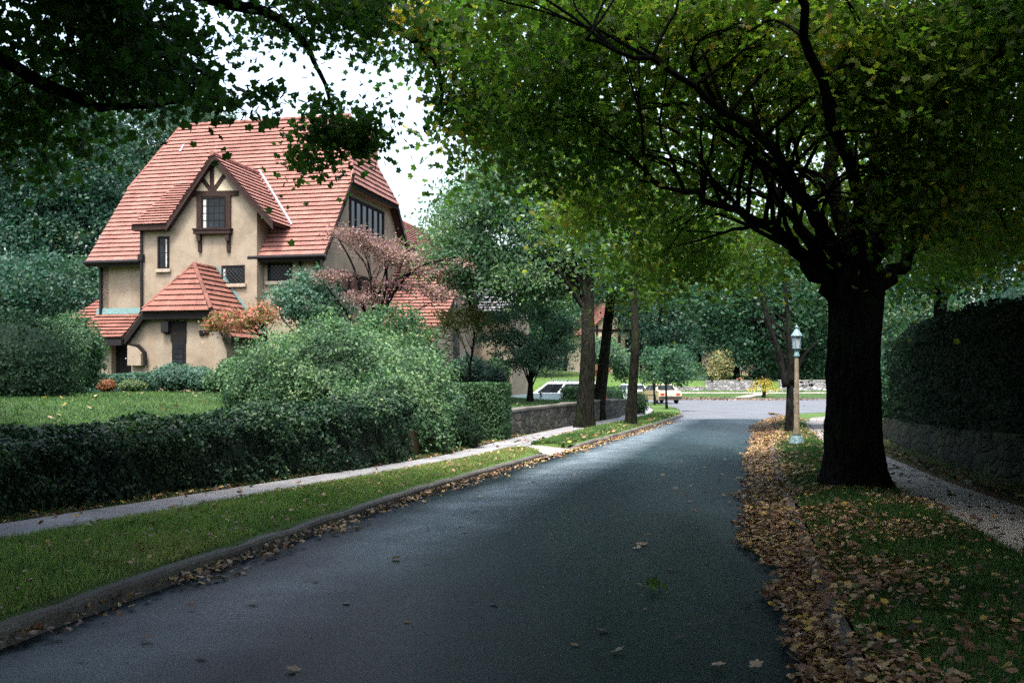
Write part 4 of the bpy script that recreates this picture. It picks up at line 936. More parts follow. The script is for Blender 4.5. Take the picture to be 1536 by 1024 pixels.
# --- low tiled annexe at the far left end
ua, ub2 = HP(112, 480, 1.6)[0], LU + .36
rt, dk = MB(), MB(); z0 = HP(130, 478, 1.2)[1]; z1 = HP(135, 424, 3.6)[1]
tiled(rt, dk, *slope_pts(H(ua, 1.2, z0), H(ub2, 1.2, z0), H(ub2, 3.6, z1), H(ua + 1.2, 3.6, z1)))
an = rt.build('annexe_roof', [M['tile_dark'], M['deck_butt_shade']], hs); dk.build('roof_deck', M['deck_butt_shade'], an)
w = MB(); w.prism([H(ua + .3, 1.5, ZG), H(ub2, 1.5, ZG), H(ub2, 1.5, z0 + .15), H(ua + .3, 1.5, z0 + .15)], tuple(HV * 2)); w.build('annexe_wall', M['stucco'], hs)
# --- chimney behind the hip
mb = MB(); cu, ca = -1.55, 7.9
zc = P(0, 205, 44.8)[2]
mb.box((0, 0, 0), (.95, 1.0, 4.0), lambda x, y, z: H(cu + x, ca + y, zc - 2 + z)); mb.box((0, 0, 0), (1.1, 1.15, .16), lambda x, y, z: H(cu + x, ca + y, zc + .08 + z)); mb.box((0, 0, 0), (1.04, 1.09, .12), lambda x, y, z: H(cu + x, ca + y, zc - .45 + z))
ch = mb.build('chimney', M['brick'], hs)
for dx, hh in ((-.24, .62), (.24, .45)):
    mb = MB(); mb.lathe(H(cu + dx, ca, zc + .15), [(.19, 0), (.16, .1), (.14, hh - .1), (.18, hh - .06), (.17, hh), (.11, hh), (.10, .1)], 12); mb.build('chimney_pot', M['tile'], ch)
# --- rear wing: its roof falls to the right of the side gable
rt, dk = MB(), MB(); ru = -2.0; z1 = 9.85
tiled(rt, dk, *slope_pts(H(2.6, 9.6, 5.6), H(2.6, 20.0, 5.6), H(ru, 18.6, z1), H(ru, 9.6, z1)))
tiled(rt, dk, *slope_pts(H(-6.6, 20.0, 5.6), H(-6.6, 9.6, 5.6), H(ru, 9.6, z1), H(ru, 18.6, z1)), course=.5, tw=.7)
tiled(rt, dk, *slope_pts(H(2.6, 20.0, 5.6), H(-6.6, 20.0, 5.6), H(ru - .001, 18.6, z1), H(ru + .001, 18.6, z1)), course=.5, tw=.7)
rw = rt.build('rear_roof', [M['tile'], M['deck_butt_shade']], hs); dk.build('roof_deck', M['deck_butt_shade'], rw)
mb = MB(); caps(H(ru, 9.6, z1), H(ru, 18.6, z1), .1); mb.build('ridge_cap', M['tile'], rw)
w = MB(); w.box((0, 0, 0), (8.4, 9.4, 5.4), lambda x, y, z: H(ru + x, 14.9 + y, 3.1 + z)); w.build('rear_wall', M['stucco'], hs)
# --- low right wing: front slope, right gable with hooded dormer
b0 = 4.6
def WP(px, py, a): return HP(px, py, a)
ue, zee = WP(654, 511, b0); ur, zrr = WP(702, 402, b0 + 4.3)
ul = GU + .02
rt, dk = MB(), MB()
tiled(rt, dk, *slope_pts(H(ul, b0, zee), H(ue, b0, zee), H(ue + .15, b0 + 4.3, zrr), H(ul, b0 + 4.3, zrr)))
tiled(rt, dk, *slope_pts(H(ue, b0 + 8.6, zee), H(ul, b0 + 8.6, zee), H(ul, b0 + 4.3, zrr), H(ue + .15, b0 + 4.3, zrr)), course=.5, tw=.7)
lw = rt.build('wing_roof', [M['tile'], M['deck_butt_shade']], hs); dk.build('roof_deck', M['deck_butt_shade'], lw)
mb = MB(); caps(H(ul, b0 + 4.3, zrr), H(ue + .15, b0 + 4.3, zrr), .1); mb.build('ridge_cap', M['tile'], lw)
mb = MB()
mb.prism([H(ue, b0 - .02, zee - .32), H(ue + .15, b0 + 4.3, zrr - .30), H(ue + .15, b0 + 4.3, zrr - .1), H(ue, b0 - .02, zee - .1)], tuple(-HU * .07)); mb.prism([H(ue, b0 + 8.6, zee - .32), H(ue + .15, b0 + 4.3, zrr - .30), H(ue + .15, b0 + 4.3, zrr - .1), H(ue, b0 + 8.6, zee - .1)], tuple(-HU * .07)); mb.build('bargeboard', M['timber_black'], lw)
w = MB(); w.prism([H(ue - .25, b0 + .45, ZG - .6), H(ue - .25, b0 + 8.2, ZG - .6), H(ue - .25, b0 + 8.2, zee + .1), H(ue - .18, b0 + 4.3, zrr - .25), H(ue - .25, b0 + .45, zee + .1)], tuple(-HU * .25)); w.prism([H(ul, b0 + .45, ZG - .6), H(ue - .26, b0 + .45, ZG - .6), H(ue - .26, b0 + .45, zee + .1), H(ul, b0 + .45, zee + .1)], tuple(HV * .25))
w.build('wing_wall', M['stucco'], hs)
side_window((697, 440, 717, 466), ue - .24, grid=(3, 1))
side_window((672, 520, 684, 556), ue - .24, name='wing_door', grid=(2, 1))
# stone pier and grey-roofed block beyond
mb = MB(); pu, pz = HP(668, 500, b0 - .3); mb.prism([H(pu - .55, b0 - .6, ZG - .6), H(pu + .5, b0 - .6, ZG - .6), H(pu + .35, b0 - .5, pz + .3), H(pu - .4, b0 - .5, pz + .3)], tuple(HV * 1.0)); mb.build('stone_pier', M['stone'], hs)
rt, dk = MB(), MB(); ga = 11.5; (u0, z0), (u1, z1) = HP(700, 468, ga), HP(724, 394, ga + 4.5); ug = HP(772, 468, ga)[0]
tiled(rt, dk, *slope_pts(H(u0, ga, z0), H(ug, ga, z0), H(ug - .6, ga + 4.5, z1), H(u0, ga + 4.5, z1)), course=.26)
gw = rt.build('slate_roof', [M['slate'], M['deck_butt_shade']], hs); dk.build('roof_deck', M['deck_butt_shade'], gw)
w = MB(); w.box((0, 0, 0), (ug - u0 - .5, 4.0, z0 - .3), lambda x, y, z: H((u0 + ug) / 2 + x, ga + 2.5 + y, (z0 - .3) / 2 + .4 + z)); w.build('slate_block_wall', M['stucco'], hs)
# roof hooks seen as small pale marks on the tiles
for (px, py, aa) in ((271, 226, 4.2), (387, 308, 1.6)):
    mb = MB(); u, _ = HP(px, py, aa); n_ = unit(np.array(-HV * SL + HZ)); p = np.array(H(u, aa, roofz(aa))) + n_ * .06; s_ = unit(HV + HZ * SL)
    mb.prism([tuple(p - HU * .04), tuple(p + HU * .04), tuple(p + HU * .03 + s_ * .5), tuple(p - HU * .03 + s_ * .5)], tuple(n_ * .03))
    mb.build('roof_hook', M['lead'], roof)

# --- distant houses
def far_house(name, label, c, w, d, z0, ze, zr_, wallm, roofm, rz=0, timber=False, win=()):
    t = thing(name, label, 'house', (c[0], c[1], z0), rz); cs, sn = math.cos(rz), math.sin(rz)
    W = lambda x, y, z: (c[0] + x * cs - y * sn, c[1] + x * sn + y * cs, z)
    b = MB(); x, y = w / 2, d / 2
    b.prism([W(-x, -y, z0 - 1), W(x, -y, z0 - 1), W(x, -y, ze), W(0, -y, zr_ - .15), W(-x, -y, ze)], tuple(np.array(W(0, d, 0)) - np.array(W(0, 0, 0)))); wl = b.build('wall', wallm, t)
    rt, dk = MB(), MB(); o = .5; sl_ = (zr_ - ze) / x
    tiled(rt, dk, *slope_pts(W(x + o, -y - o, ze - o * sl_), W(x + o, y + o, ze - o * sl_), W(0, y + o, zr_), W(0, -y - o, zr_)), course=.45, tw=.5, th=.09)
    tiled(rt, dk, *slope_pts(W(-x - o, y + o, ze - o * sl_), W(-x - o, -y - o, ze - o * sl_), W(0, -y - o, zr_), W(0, y + o, zr_)), course=.45, tw=.5, th=.09)
    r_ = rt.build('roof', [roofm, M['deck_butt_shade']], t); dk.build('roof_deck', M['deck_butt_shade'], r_)
    if timber:
        b = MB()
        for f in (-.75, -.4, 0, .4, .75):
            h = zr_ - (zr_ - ze) * abs(f) - .3; b.prism([W(f * x - .14, -y - .08, z0), W(f * x + .14, -y - .08, z0), W(f * x + .14, -y - .08, h), W(f * x - .14, -y - .08, h)], tuple(np.array(W(0, .1, 0)) - np.array(W(0, 0, 0))))
        for zz in (ze - 2.8, ze, ze + (zr_ - ze) * .5):
            q = x if zz <= ze else x * (zr_ - zz) / (zr_ - ze); b.prism([W(-q, -y - .10, zz - .14), W(q, -y - .10, zz - .14), W(q, -y - .10, zz + .14), W(-q, -y - .10, zz + .14)], tuple(np.array(W(0, .1, 0)) - np.array(W(0, 0, 0))))
        b.build('timber_frame', M['timber'], wl)
    for wx, wz, ww, wh in win:
        b = MB(); b.prism([W(wx - ww / 2, -y - .12, wz), W(wx + ww / 2, -y - .12, wz), W(wx + ww / 2, -y - .12, wz + wh), W(wx - ww / 2, -y - .12, wz + wh)], tuple(np.array(W(0, .1, 0)) - np.array(W(0, 0, 0)))); wn = b.build('window', M['timber'], t)
        b = MB(); b.prism([W(wx - ww / 2 + .1, -y - .14, wz + .1), W(wx + ww / 2 - .1, -y - .14, wz + .1), W(wx + ww / 2 - .1, -y - .14, wz + wh - .1), W(wx - ww / 2 + .1, -y - .14, wz + wh - .1)], tuple(np.array(W(0, .02, 0)) - np.array(W(0, 0, 0))))
        b.build('pane', M['glass'], wn)
    return t
p = P(915, 500, 118); far_house('tudor_house', 'distant cream gabled house with dark timbering seen between street trunks', (p[0], p[1] + 4), 7.5, 8, 2.2, 7.6, 11.3, M['cream'], M['tile_dark'], R(8), True, [(-1.2, 5, 1.3, 1.6), (1.4, 5, 1.3, 1.6)])
p = P(1185, 480, 112); far_house('brick_house', 'distant pale house with red tiled roof behind the far stone wall', (p[0], p[1] + 5), 14, 11, 2.4, 8.2, 14.5, M['cream'], M['tile'], R(62), False, [(-3, 5, 1.6, 1.8), (2.5, 5, 1.6, 1.8)])
# ------------------------------------------------------------------ trees
def lz(x, y): return float(lawn_z(x, y))
# the big street maple on the right verge
Yb = 13.9; bx = (1285 - CX) / F * Yb
t = thing('maple_tree', 'massive dark street maple with spreading limbs on the right verge', 'tree', (bx, Yb, .15))
mb = MB(); q = lambda px, py, Y=Yb: P(px, py, Y)
tp = lerp_path([q(1284, 742), q(1281, 660), q(1280, 560), q(1284, 470), q(1284, 415), q(1283, 340)], 52)
rr = np.interp(np.linspace(0, 1, 52), [0, .15, .5, .72, .8, .9, 1], [.45, .38, .345, .38, .385, .27, .10])
trunk_mesh(mb, tp, rr, n=120, flare=.55, lobes=5, ridge=.040, seed=4, zbase=.05, fh=.30)
LB = [([(1255, 440), (1205, 385), (1150, 340), (1095, 312), (1030, 288), (960, 270)], (0, 0, -.3, -.8, -1.6, -2.4), .21, .03),
      ([(1262, 430), (1222, 372), (1180, 315), (1150, 270), (1120, 250), (1060, 215)], (0, 0, .3, .9, 1.4, 2), .18, .03),
      ([(1265, 420), (1240, 350), (1195, 285), (1130, 225), (1080, 170), (1040, 90)], (0, -.2, -.6, -1.2, -2, -3), .20, .04),
      ([(1275, 420), (1262, 330), (1245, 230), (1235, 110), (1228, -60)], (0, .2, .3, .3, .2), .25, .10),
      ([(1295, 420), (1310, 320), (1318, 200), (1330, 60), (1340, -80)], (0, .2, .4, .8, 1), .24, .10),
      ([(1305, 440), (1350, 400), (1385, 350), (1440, 300), (1530, 270)], (0, .1, .4, 1, 2), .19, .05),
      ([(1300, 430), (1330, 340), (1380, 250), (1450, 140), (1530, 40)], (0, -.4, -1.2, -2.2, -3.2), .19, .06),
      ([(1270, 420), (1230, 330), (1140, 210), (1010, 110), (880, 60)], (0, -.8, -2.2, -3.6, -4.6), .17, .03),
      ([(1290, 425), (1290, 330), (1250, 180), (1200, 20), (1150, -120)], (0, -1, -2.6, -4.2, -5.6), .18, .06)]
T1 = [E(1010, 240, 150, 90, 14.5, 2.4, 130), E(830, 190, 120, 90, 13, 2.2, 120), E(1150, 150, 190, 110, 15, 3, 140), E(1360, 200, 190, 120, 17, 3, 230), E(1490, 150, 150, 170, 13.5, 3, 210),
      E(1100, 30, 300, 80, 12.5, 2.6, 170), E(800, 40, 150, 70, 12, 2, 110), E(1000, 375, 90, 50, 16.5, 1.8, 90), E(1110, 370, 100, 60, 18.5, 2, 90), E(1440, 370, 120, 55, 18, 2.2, 110), E(880, 300, 70, 50, 16, 1.6, 62),
      E(1260, 40, 300, 110, 11.5, 1.8, 190), E(712, 95, 42, 90, 13.5, 1.4, 56), E(712, 220, 18, 50, 14.5, .8, 20), E(1400, 120, 150, 110, 11.5, 1.6, 130), E(960, 50, 150, 90, 12.5, 1.6, 90), E(1250, 330, 120, 60, 18, 2, 80), E(1400, 270, 90, 80, 11.8, .8, 60), E(1500, 320, 60, 90, 14.5, 1.8, 70)]
C = ell_points(T1, .12)
for pts, dy, r0, r1 in LB:
    path = limb(mb, [q(x, y, Yb + d) for (x, y), d in zip(pts, dy)], r0 * .76, r1 * .40, 12, .035)
    m = len(path)
    for i in range(6, m, 2):
        c0 = np.array(path[i]); dd = np.linalg.norm(C - c0, axis=1); near = np.argsort(dd)[RNG.integers(12, 120, 2)]
        for j in near:
            e = C[j]; L_ = np.linalg.norm(e - c0)
            if L_ < 3.4: 
                pth = limb(mb, [c0, (c0 * .55 + e * .45) + np.array([0, 0, .12 * L_]) + RNG.normal(size=3) * .08 * L_, e], r0 * (1 - .7 * i / m) * .30, .008, 5, .01)
                e2 = C[np.argsort(np.linalg.norm(C - e, axis=1))[RNG.integers(3, 14)]]; limb(mb, [pth[5], (np.array(pth[8]) + e2) / 2, e2], .014, .005, 4)
mb.build('trunk', M['bark_dark'], t, smooth=True)
UP = [(9.6, 9.5, 8.3, 5.4, 6, 2.6, 680), (9.0, 14.5, 9.8, 4.0, 5, 2.4, 130), (3.0, 3.0, 9.2, 5.0, 5.0, 2.0, 240), (12.5, 15, 8, 5, 6, 4, 210)]  # unseen upper crown, thickened to darken the right side and near road
yp = [(q(690, 150, 13.5), .55, .93), (q(700, 205, 13.5), .45, .85), (q(610, 20, 12), .5, .93), (q(870, 285, 16), .5, .80), (q(850, 262, 15), .5, .78), (q(1010, 375, 17), .6, .80), (q(985, 400, 17), .5, .82), (q(960, 300, 16), .6, .76)]
polymesh('crown', M['maple'], [sprays(C, 36, .58, .102, .60, .14, .7, .4, LOBE, .35, yp), sprays(ell_points(UP[1:], .3), 26, 1.0, .28, .45, .12, 1.2, .2, KITE), sprays(ell_points(UP[:1], .3), 26, 1.0, .36, .45, .12, 1.2, .2, KITE)], t)

# the maple whose boughs hang into the picture from the upper left; its trunk stands left of the camera
t = thing('maple_tree', 'dark maple whose boughs hang in from the upper left corner', 'tree', (-7.4, 4.6, .2))
mb = MB(); trunk_mesh(mb, lerp_path([(-7.4, 4.6, .1), (-7.35, 4.7, 2.4), (-7.2, 4.9, 5.2)], 20), [.42 - .008 * i for i in range(20)], n=36, flare=.4, zbase=.1, seed=9)
T2 = [(-6.4, 6.6, 3.0, 1.5, 1.8, .9, 90), (-5.6, 4.2, 3.4, 2.0, 2.2, 1.0, 110), E(70, 35, 150, 90, 9, 1.6, 84), E(0, 170, 50, 110, 9.5, 1.3, 36), E(215, 30, 100, 65, 9.5, 1.6, 54), E(190, 115, 60, 36, 9.5, .9, 18), E(110, 185, 60, 34, 10, .9, 15), E(268, 100, 22, 28, 8.5, .5, 8), E(320, 150, 36, 5, 7.5, .2, 4), E(390, 140, 6, 24, 9, .15, 3),  # leading entries are unseen low boughs added to shade the verge corner
      E(450, 12, 130, 22, 11, 1.2, 44), E(570, 30, 80, 26, 12, 1.2, 38), E(505, 205, 46, 18, 12, .5, 20), E(470, 236, 28, 9, 12, .3, 8), E(550, 195, 18, 36, 12, .4, 12), E(480, 165, 22, 26, 12, .4, 6), E(650, 45, 40, 50, 13, 1, 30), E(672, 150, 18, 36, 13.5, .6, 8)]
C = ell_points(T2, .1)
for pts in ([(-7.2, 4.9, 5.0), (-6.4, 7.0, 5.6), q(60, 120, 9), q(180, 160, 9.5), q(290, 150, 8.8)], [(-7.2, 4.9, 5.2), (-6.2, 8, 6.6), q(240, -30, 10), q(420, 30, 11), q(480, 110, 12), q(510, 215, 12)], [(-7.2, 4.9, 5.2), (-5.8, 8.5, 7.6), q(400, -90, 11.5), q(560, 20, 12), q(650, 90, 13), q(665, 170, 13.5)], [(-7.2, 4.9, 5.2), (-5, 5, 7.5), (-2, 5, 8.6), (1, 6, 9)]):
    path = limb(mb, pts, .15, .012, 8, .01)
    for i in range(6, len(path), 2):
        c0 = np.array(path[i]); near = np.argsort(np.linalg.norm(C - c0, axis=1))[RNG.integers(0, 18, 2)]
        for j in near:
            if np.linalg.norm(C[j] - c0) < 2.2: limb(mb, [c0, (c0 + C[j]) / 2 + np.array([0, 0, .1]), C[j]], .018, .005, 4)
mb.build('trunk', M['bark_dark'], t, smooth=True)
yp2 = [(q(610, 12, 12), .42, .95), (q(508, 218, 12), .16, .95), (q(575, 8, 12), .25, .93)]
UP = [(-4.6, 2.5, 8.2, 6.0, 6.5, 2.0, 520), (1.0, .5, 8.6, 5.0, 6.5, 1.8, 460), (-4.5, -4.5, 9.5, 8.0, 5.5, 2.4, 420), (-9.5, 8.5, 8.2, 3.5, 4.0, 2.4, 220), (-2.5, 7.0, 9.2, 4.5, 3.0, 1.5, 240)]  # unseen crown, spread out behind the camera to shade the near road
polymesh('crown', M['maple_near'], [sprays(C, 34, .34, .092, .42, .14, .6, .5, MAPLE, .4, yp2), sprays(ell_points(UP, .2), 26, 1.0, .42, .4, .12, 1.2, .2, KITE)], t)

# street trees on the left verge
g1 = G(877, 641, .15); g2 = G(905, 634, .15); g3 = G(946, 638, .15)
def fork(mb):
    limb(mb, [P(876, 445, 35.2), P(860, 400, 35), P(800, 340, 34.5), P(770, 305, 34)], .16, .04, 8); limb(mb, [P(876, 440, 35.2), P(890, 380, 35.4), P(930, 330, 36)], .15, .04, 8)
tree('maple_tree', 'street maple with flared grey trunk at the end of the stone wall', g1, [E(760, 330, 115, 85, 35, 3, 330), E(735, 290, 40, 45, 34.5, 2.2, 100), E(830, 235, 110, 80, 36, 3, 260), E(855, 385, 90, 55, 35.5, 2.6, 190), E(690, 385, 55, 46, 34.5, 1.8, 100), E(780, 420, 80, 36, 34.5, 2, 110), E(780, 180, 90, 50, 36, 2.4, 120)],
     7, .30, M['maple_blue'], M['bark'], lps=46, sr=.75, ls=.142, limbs=24, base_t=.46, top=P(880, 330, 35.3), extra=fork, sides=26, fork=.6, shape=OVAL)
tree('maple_tree', 'forked street maple leaning right just behind the flared trunk', (g2[0], 38.6, .15), [E(930, 300, 75, 70, 39, 2.6, 190), E(955, 390, 60, 46, 39.5, 2, 110), E(900, 210, 80, 60, 39, 2.5, 130)], 7, .26, M['maple_blue'], M['bark'], lps=42, sr=.75, ls=.145, limbs=12, base_t=.4, top=P(930, 330, 39), sides=20, fork=.6)
tree('street_tree', 'slim straight street tree standing alone right of the paired trunks', g3, [E(955, 420, 46, 40, 37.5, 1.8, 90), E(1000, 350, 60, 60, 38, 2.2, 130), E(950, 300, 50, 50, 37.5, 2, 80)], 7, .185, M['maple'], M['bark'], lps=40, sr=.7, ls=.14, limbs=10, base_t=.5, top=P(947, 340, 37.3), sides=20, fork=.75)
# two saplings on the corner verge
for px, py, cx, cy, rx, ry, lab in ((982, 607, 985, 545, 24, 30, 'slim sapling with round dark crown in front of the tan car'), (1000, 613, 1012, 542, 24, 28, 'second slim sapling nearest the kerb tip beside the tan car')):
    g = G(px, py, .15); tree('sapling', lab, g, [E(cx, cy, rx, ry, g[1], 1.0, 70), E(cx, cy + 18, rx * 1.1, 14, g[1], 1, 30)], 3.2, .065, M['mid'], M['bark_dark'], lps=24, sr=.42, ls=.17, limbs=8, base_t=.38, group=None, sides=10)
# dark-trunked tree by the lamp
g = G(1184, 652, .15)
def fork(mb):
    Y = g[1]
    for pts, r0 in (([(1180, 580), (1165, 520), (1148, 470), (1140, 420)], .13), ([(1186, 575), (1185, 500), (1178, 440), (1170, 380)], .13), ([(1188, 580), (1205, 535), (1230, 510)], .07)): limb(mb, [P(x, y, Y) for x, y in pts], r0, .03, 8)
tree('street_tree', 'dark trunked tree with many upright branches right behind the lamp post', g, [E(1115, 475, 80, 44, 33, 2.4, 210), E(1200, 430, 70, 50, 31, 1.8, 150), E(1085, 420, 70, 50, 34, 2.4, 190), E(1245, 500, 40, 40, 32, 1.6, 90), E(1160, 370, 90, 40, 33, 2.4, 160), E(1220, 535, 44, 24, 31.5, 1.2, 60), E(1150, 515, 44, 28, 30.8, 1, 90), E(1185, 465, 50, 46, 30.4, .9, 110), E(1120, 440, 50, 40, 31, 1, 80)], 4.4, .125, M['mid'], M['bark_dark'], lps=34, sr=.55, ls=.135, limbs=9, base_t=.36, top=P(1183, 470, g[1]), extra=fork, sides=20, fork=.5)
# weeping yellow tree on the far corner
g = (P(1146, 590, 88)[0], 88.2, .15)
t = thing('weeping_tree', 'small weeping tree with yellow leaves on the far corner', 'tree', g); mb = MB(); top = (g[0], g[1], 1.45)
limb(mb, [g, (g[0] + .08, g[1], .8), top], .20, .12, 8); tips = []
for i in range(16):
    an = i * 2.4; e = np.array([g[0] + math.cos(an) * random.uniform(.7, 1.3), g[1] + math.sin(an) * 1.2, random.uniform(.75, 1.3)]); limb(mb, [top, ((e[0] + g[0]) / 2, (e[1] + g[1]) / 2, 1.95), e], .04, .012, 5); tips += [e, e * .7 + np.array([g[0], g[1], 2.3]) * .3, e * .4 + np.array([g[0], g[1], 2.1]) * .6]
mb.build('trunk', M['bark_dark'], t, smooth=True); polymesh('crown', M['yellow'], [sprays(np.array(tips), 16, .34, .15, .5, .2, .2, .9)], t)

# small trees by the house
x, y, _ = P(795, 590, 37.5); g = (x, y, lz(x, y) - .02)
tree('dogwood_tree', 'low layered bluish dogwood on the lawn in front of the pale blue car', g, [E(758, 505, 40, 10, 37, 1.6, 60), E(822, 520, 40, 10, 38, 1.6, 60), E(788, 470, 50, 12, 37.5, 1.8, 70), E(800, 545, 50, 8, 37.5, 1.4, 50), E(745, 478, 22, 10, 37, 1, 26), E(835, 488, 26, 12, 38, 1.2, 40), E(780, 530, 44, 8, 37, 1.4, 46)], 3, .11, M['juniper'], M['bark_dark'], lps=44, sr=.45, ls=.10, limbs=16, base_t=.74, flat=.18, sides=12, fork=.3, up=1.2)
x, y, _ = P(465, 500, 33); g = (x, y, lz(x, y))
tree('garden_tree', 'small rounded green tree against the stucco wall above the big shrub', g, [E(465, 455, 46, 34, 33, 1.4, 150), E(430, 445, 24, 20, 32.6, .8, 40), E(505, 465, 24, 22, 33, 1, 46), E(470, 420, 30, 18, 33, .9, 46)], 4, .09, M['juniper'], M['bark_dark'], lps=24, sr=.38, ls=.12, limbs=14, base_t=.50, flat=.28, sides=10, fork=.4, up=1.0)
x, y, _ = P(408, 560, 29); g = (x, y, lz(x, y))
tree('hydrangea_tree', 'small leaning tree covered with orange pink blooms beside the porch', g, [E(350, 480, 30, 12, 28.4, .8, 62), E(392, 472, 20, 14, 28.6, .7, 40), E(322, 486, 12, 7, 28.2, .4, 18)], 4, .07, M['orange'], M['bark_dark'], lps=30, sr=.22, ls=.085, limbs=12, base_t=.55, var=.30, top=P(392, 478, 28.7), sides=10, fork=.6, flat=.7)
x, y, _ = P(560, 560, 32.5); g = (x, y, lz(x, y))
def fork(mb):
    for pts in ([(560, 520), (545, 460), (530, 400), (500, 345)], [(560, 510), (590, 440), (630, 400), (690, 385)], [(560, 500), (580, 420), (570, 360)], [(555, 520), (520, 470), (490, 430)]): limb(mb, [P(a, b, 32.5) for a, b in pts], .09, .02, 7)
tree('japanese_maple', 'purple leaved layered maple in front of the house gable', g, [E(525, 352, 34, 7, 32, .9, 32), E(565, 370, 40, 10, 32.5, 1, 52), E(505, 412, 26, 7, 32, .8, 24), E(600, 388, 34, 9, 32.5, 1, 38), E(540, 444, 26, 6, 32, .9, 22), E(640, 405, 34, 8, 33, 1, 28), E(575, 425, 24, 6, 32.5, .8, 16), E(660, 440, 30, 8, 33, 1, 20), E(690, 395, 18, 6, 33, .7, 8), E(620, 432, 28, 7, 33, 1, 18)], 4, .11, M['purple'], M['bark_dark'], lps=40, sr=.38, ls=.088, limbs=14, base_t=.54, var=.2, top=P(562, 430, 32.5), extra=fork, sides=10, fork=.5, flat=.16, up=1.4)
tree('garden_tree', 'feathery green tree below the purple maple against the wing roof', P(590, 585, 31), [E(590, 480, 44, 26, 31.5, 1, 90), E(625, 500, 30, 18, 31.5, .9, 46), E(555, 485, 20, 22, 31, .8, 32)], 3, .06, M['mid'], M['bark_dark'], lps=22, sr=.34, ls=.11, limbs=10, base_t=.6, sides=8, flat=.25)
tree('garden_tree', 'faded brownish small tree hanging over the stone pier', P(700, 585, 35.5), [E(690, 478, 34, 16, 35.5, 1, 60), E(715, 470, 16, 14, 35.5, .7, 20)], 3.4, .06, M['olive'], M['bark_dark'], lps=22, sr=.36, ls=.12, limbs=10, base_t=.35, sides=8)

# trees behind and left of the house
for (bx_, by, ells, lab, bt_) in (((-24, 52), 0, [E(60, 230, 130, 120, 52, 4.5, 420), E(20, 380, 110, 80, 51, 4, 260), E(120, 330, 90, 90, 52, 4, 260)], 'tall dark tree left of the house, its crown over the left roof edge', .42),
                                  ((-19.5, 62), 0, [E(230, 200, 90, 70, 62, 4.5, 300), E(300, 185, 50, 30, 62, 3, 80), E(190, 290, 80, 80, 60, 4, 220)], 'blue green tree rising behind the left end of the red roof', .62),
                                  ((-33, 58), 0, [E(-60, 200, 120, 170, 58, 5, 360)], 'dark tree at the extreme left edge far behind the lawn', .36)):
    tree('dense_tree', lab, (bx_[0], bx_[1], 1.2), ells, 14, .4, M['dark'], M['bark_dark'], lps=64, sr=1.3, ls=.21, limbs=12, base_t=bt_, var=.2, cat='tree')
tree('dense_tree', 'shaded undergrowth tree filling the gap left of the house annexe', (-21, 44, 1.2), [E(60, 430, 90, 50, 44, 3, 240), E(-10, 470, 60, 60, 42, 3, 150)], 6, .2, M['dark'], M['bark_dark'], lps=40, sr=.9, ls=.18, limbs=8, base_t=.5)

# trees beyond the junction, each with its own crown
BG = [(800, 112, [E(800, 470, 70, 70, 112, 6, 330)], M['mid'], .45, 'dense green tree behind the pale blue car'), (850, 126, [E(850, 430, 80, 90, 126, 7, 330)], M['dark'], .5, 'dark tall tree far behind the flared street trunk'),
      (925, 135, [E(925, 420, 80, 46, 135, 7, 280)], M['mid'], .55, 'pale green tree over the distant cream gabled house'), (990, 116, [E(985, 450, 60, 90, 116, 6, 380)], M['dark'], .45, 'dark tree far behind the two saplings'),
      (1050, 122, [E(1055, 430, 70, 100, 122, 7, 420)], M['mid'], .40, 'tall deep green tree far behind the olive bush'), (1110, 130, [E(1110, 470, 60, 80, 130, 6, 320)], M['dark'], .5, 'bluish dark tree far behind the orange flower bush'),
      (1160, 138, [E(1160, 500, 50, 46, 138, 6, 200)], M['mid'], .55, 'light green tree below the distant red roof'), (1235, 120, [E(1240, 500, 36, 60, 120, 5, 220)], M['dark'], .5, 'dark tree beside the right edge of the distant red roof'),
      (1150, 103, [E(1140, 500, 40, 42, 103, 3, 150)], M['mid'], .5, 'green tree just beyond the gate steps'), (1105, 107, [E(1100, 500, 44, 50, 107, 4, 220)], M['dark'], .5, 'dark tree behind the orange flowers and the white garden lamp'), (1190, 106, [E(1185, 480, 50, 60, 106, 4, 260)], M['dark'], .5, 'dark tree screening the pale wall under the distant red roof'), (1215, 104, [E(1215, 520, 34, 44, 104, 3, 150)], M['dark'], .55, 'dark tree between the steps and the massive trunk'), (1300, 124, [E(1300, 440, 60, 100, 124, 6, 330)], M['dark'], .5, 'dark tree far behind the massive trunk'), (740, 108, [E(725, 440, 60, 90, 108, 6, 330)], M['mid'], .5, 'green tree far beyond the grey slate roof'),
      (1380, 110, [E(1380, 470, 70, 80, 110, 6, 300)], M['mid'], .45, 'green tree far beyond the tall clipped hedge'), (1010, 150, [E(1010, 330, 120, 70, 150, 7, 360)], M['dark'], .6, 'tallest far tree, its top above the saplings'), (880, 150, [E(880, 330, 100, 70, 150, 7, 330)], M['mid'], .5, 'far tall tree whose top shows above the paired trunks')]
for px, Y, ells, m_, bt_, lab in BG:
    x = (px - CX) / F * Y; z = float(far_z(x, Y)); tree('woodland_tree', lab, (x, Y, z), ells, 10, .35, m_, M['bark_dark'], lps=44, sr=1.5, ls=.34, limbs=8, base_t=bt_, var=.2, group='trees beyond the cross street', sides=10)
# solid wood closing the horizon
bt = []
for x0 in np.arange(-150, 190, 7.5):
    y0 = 178 + RNG.normal() * 8; h = RNG.uniform(13, 21); zz = 3.5
    bt.append(sprays(ell_points([(x0, y0, zz + h * .55, 6.5, 5, h * .55, 80)], .4), 20, 2.0, .85, .45 + RNG.normal() * .08, .18))
o = polymesh('distant_wood', M['dark'], bt); tag(o, 'far wood of dense trees closing the view behind the junction', 'wood', kind='stuff')

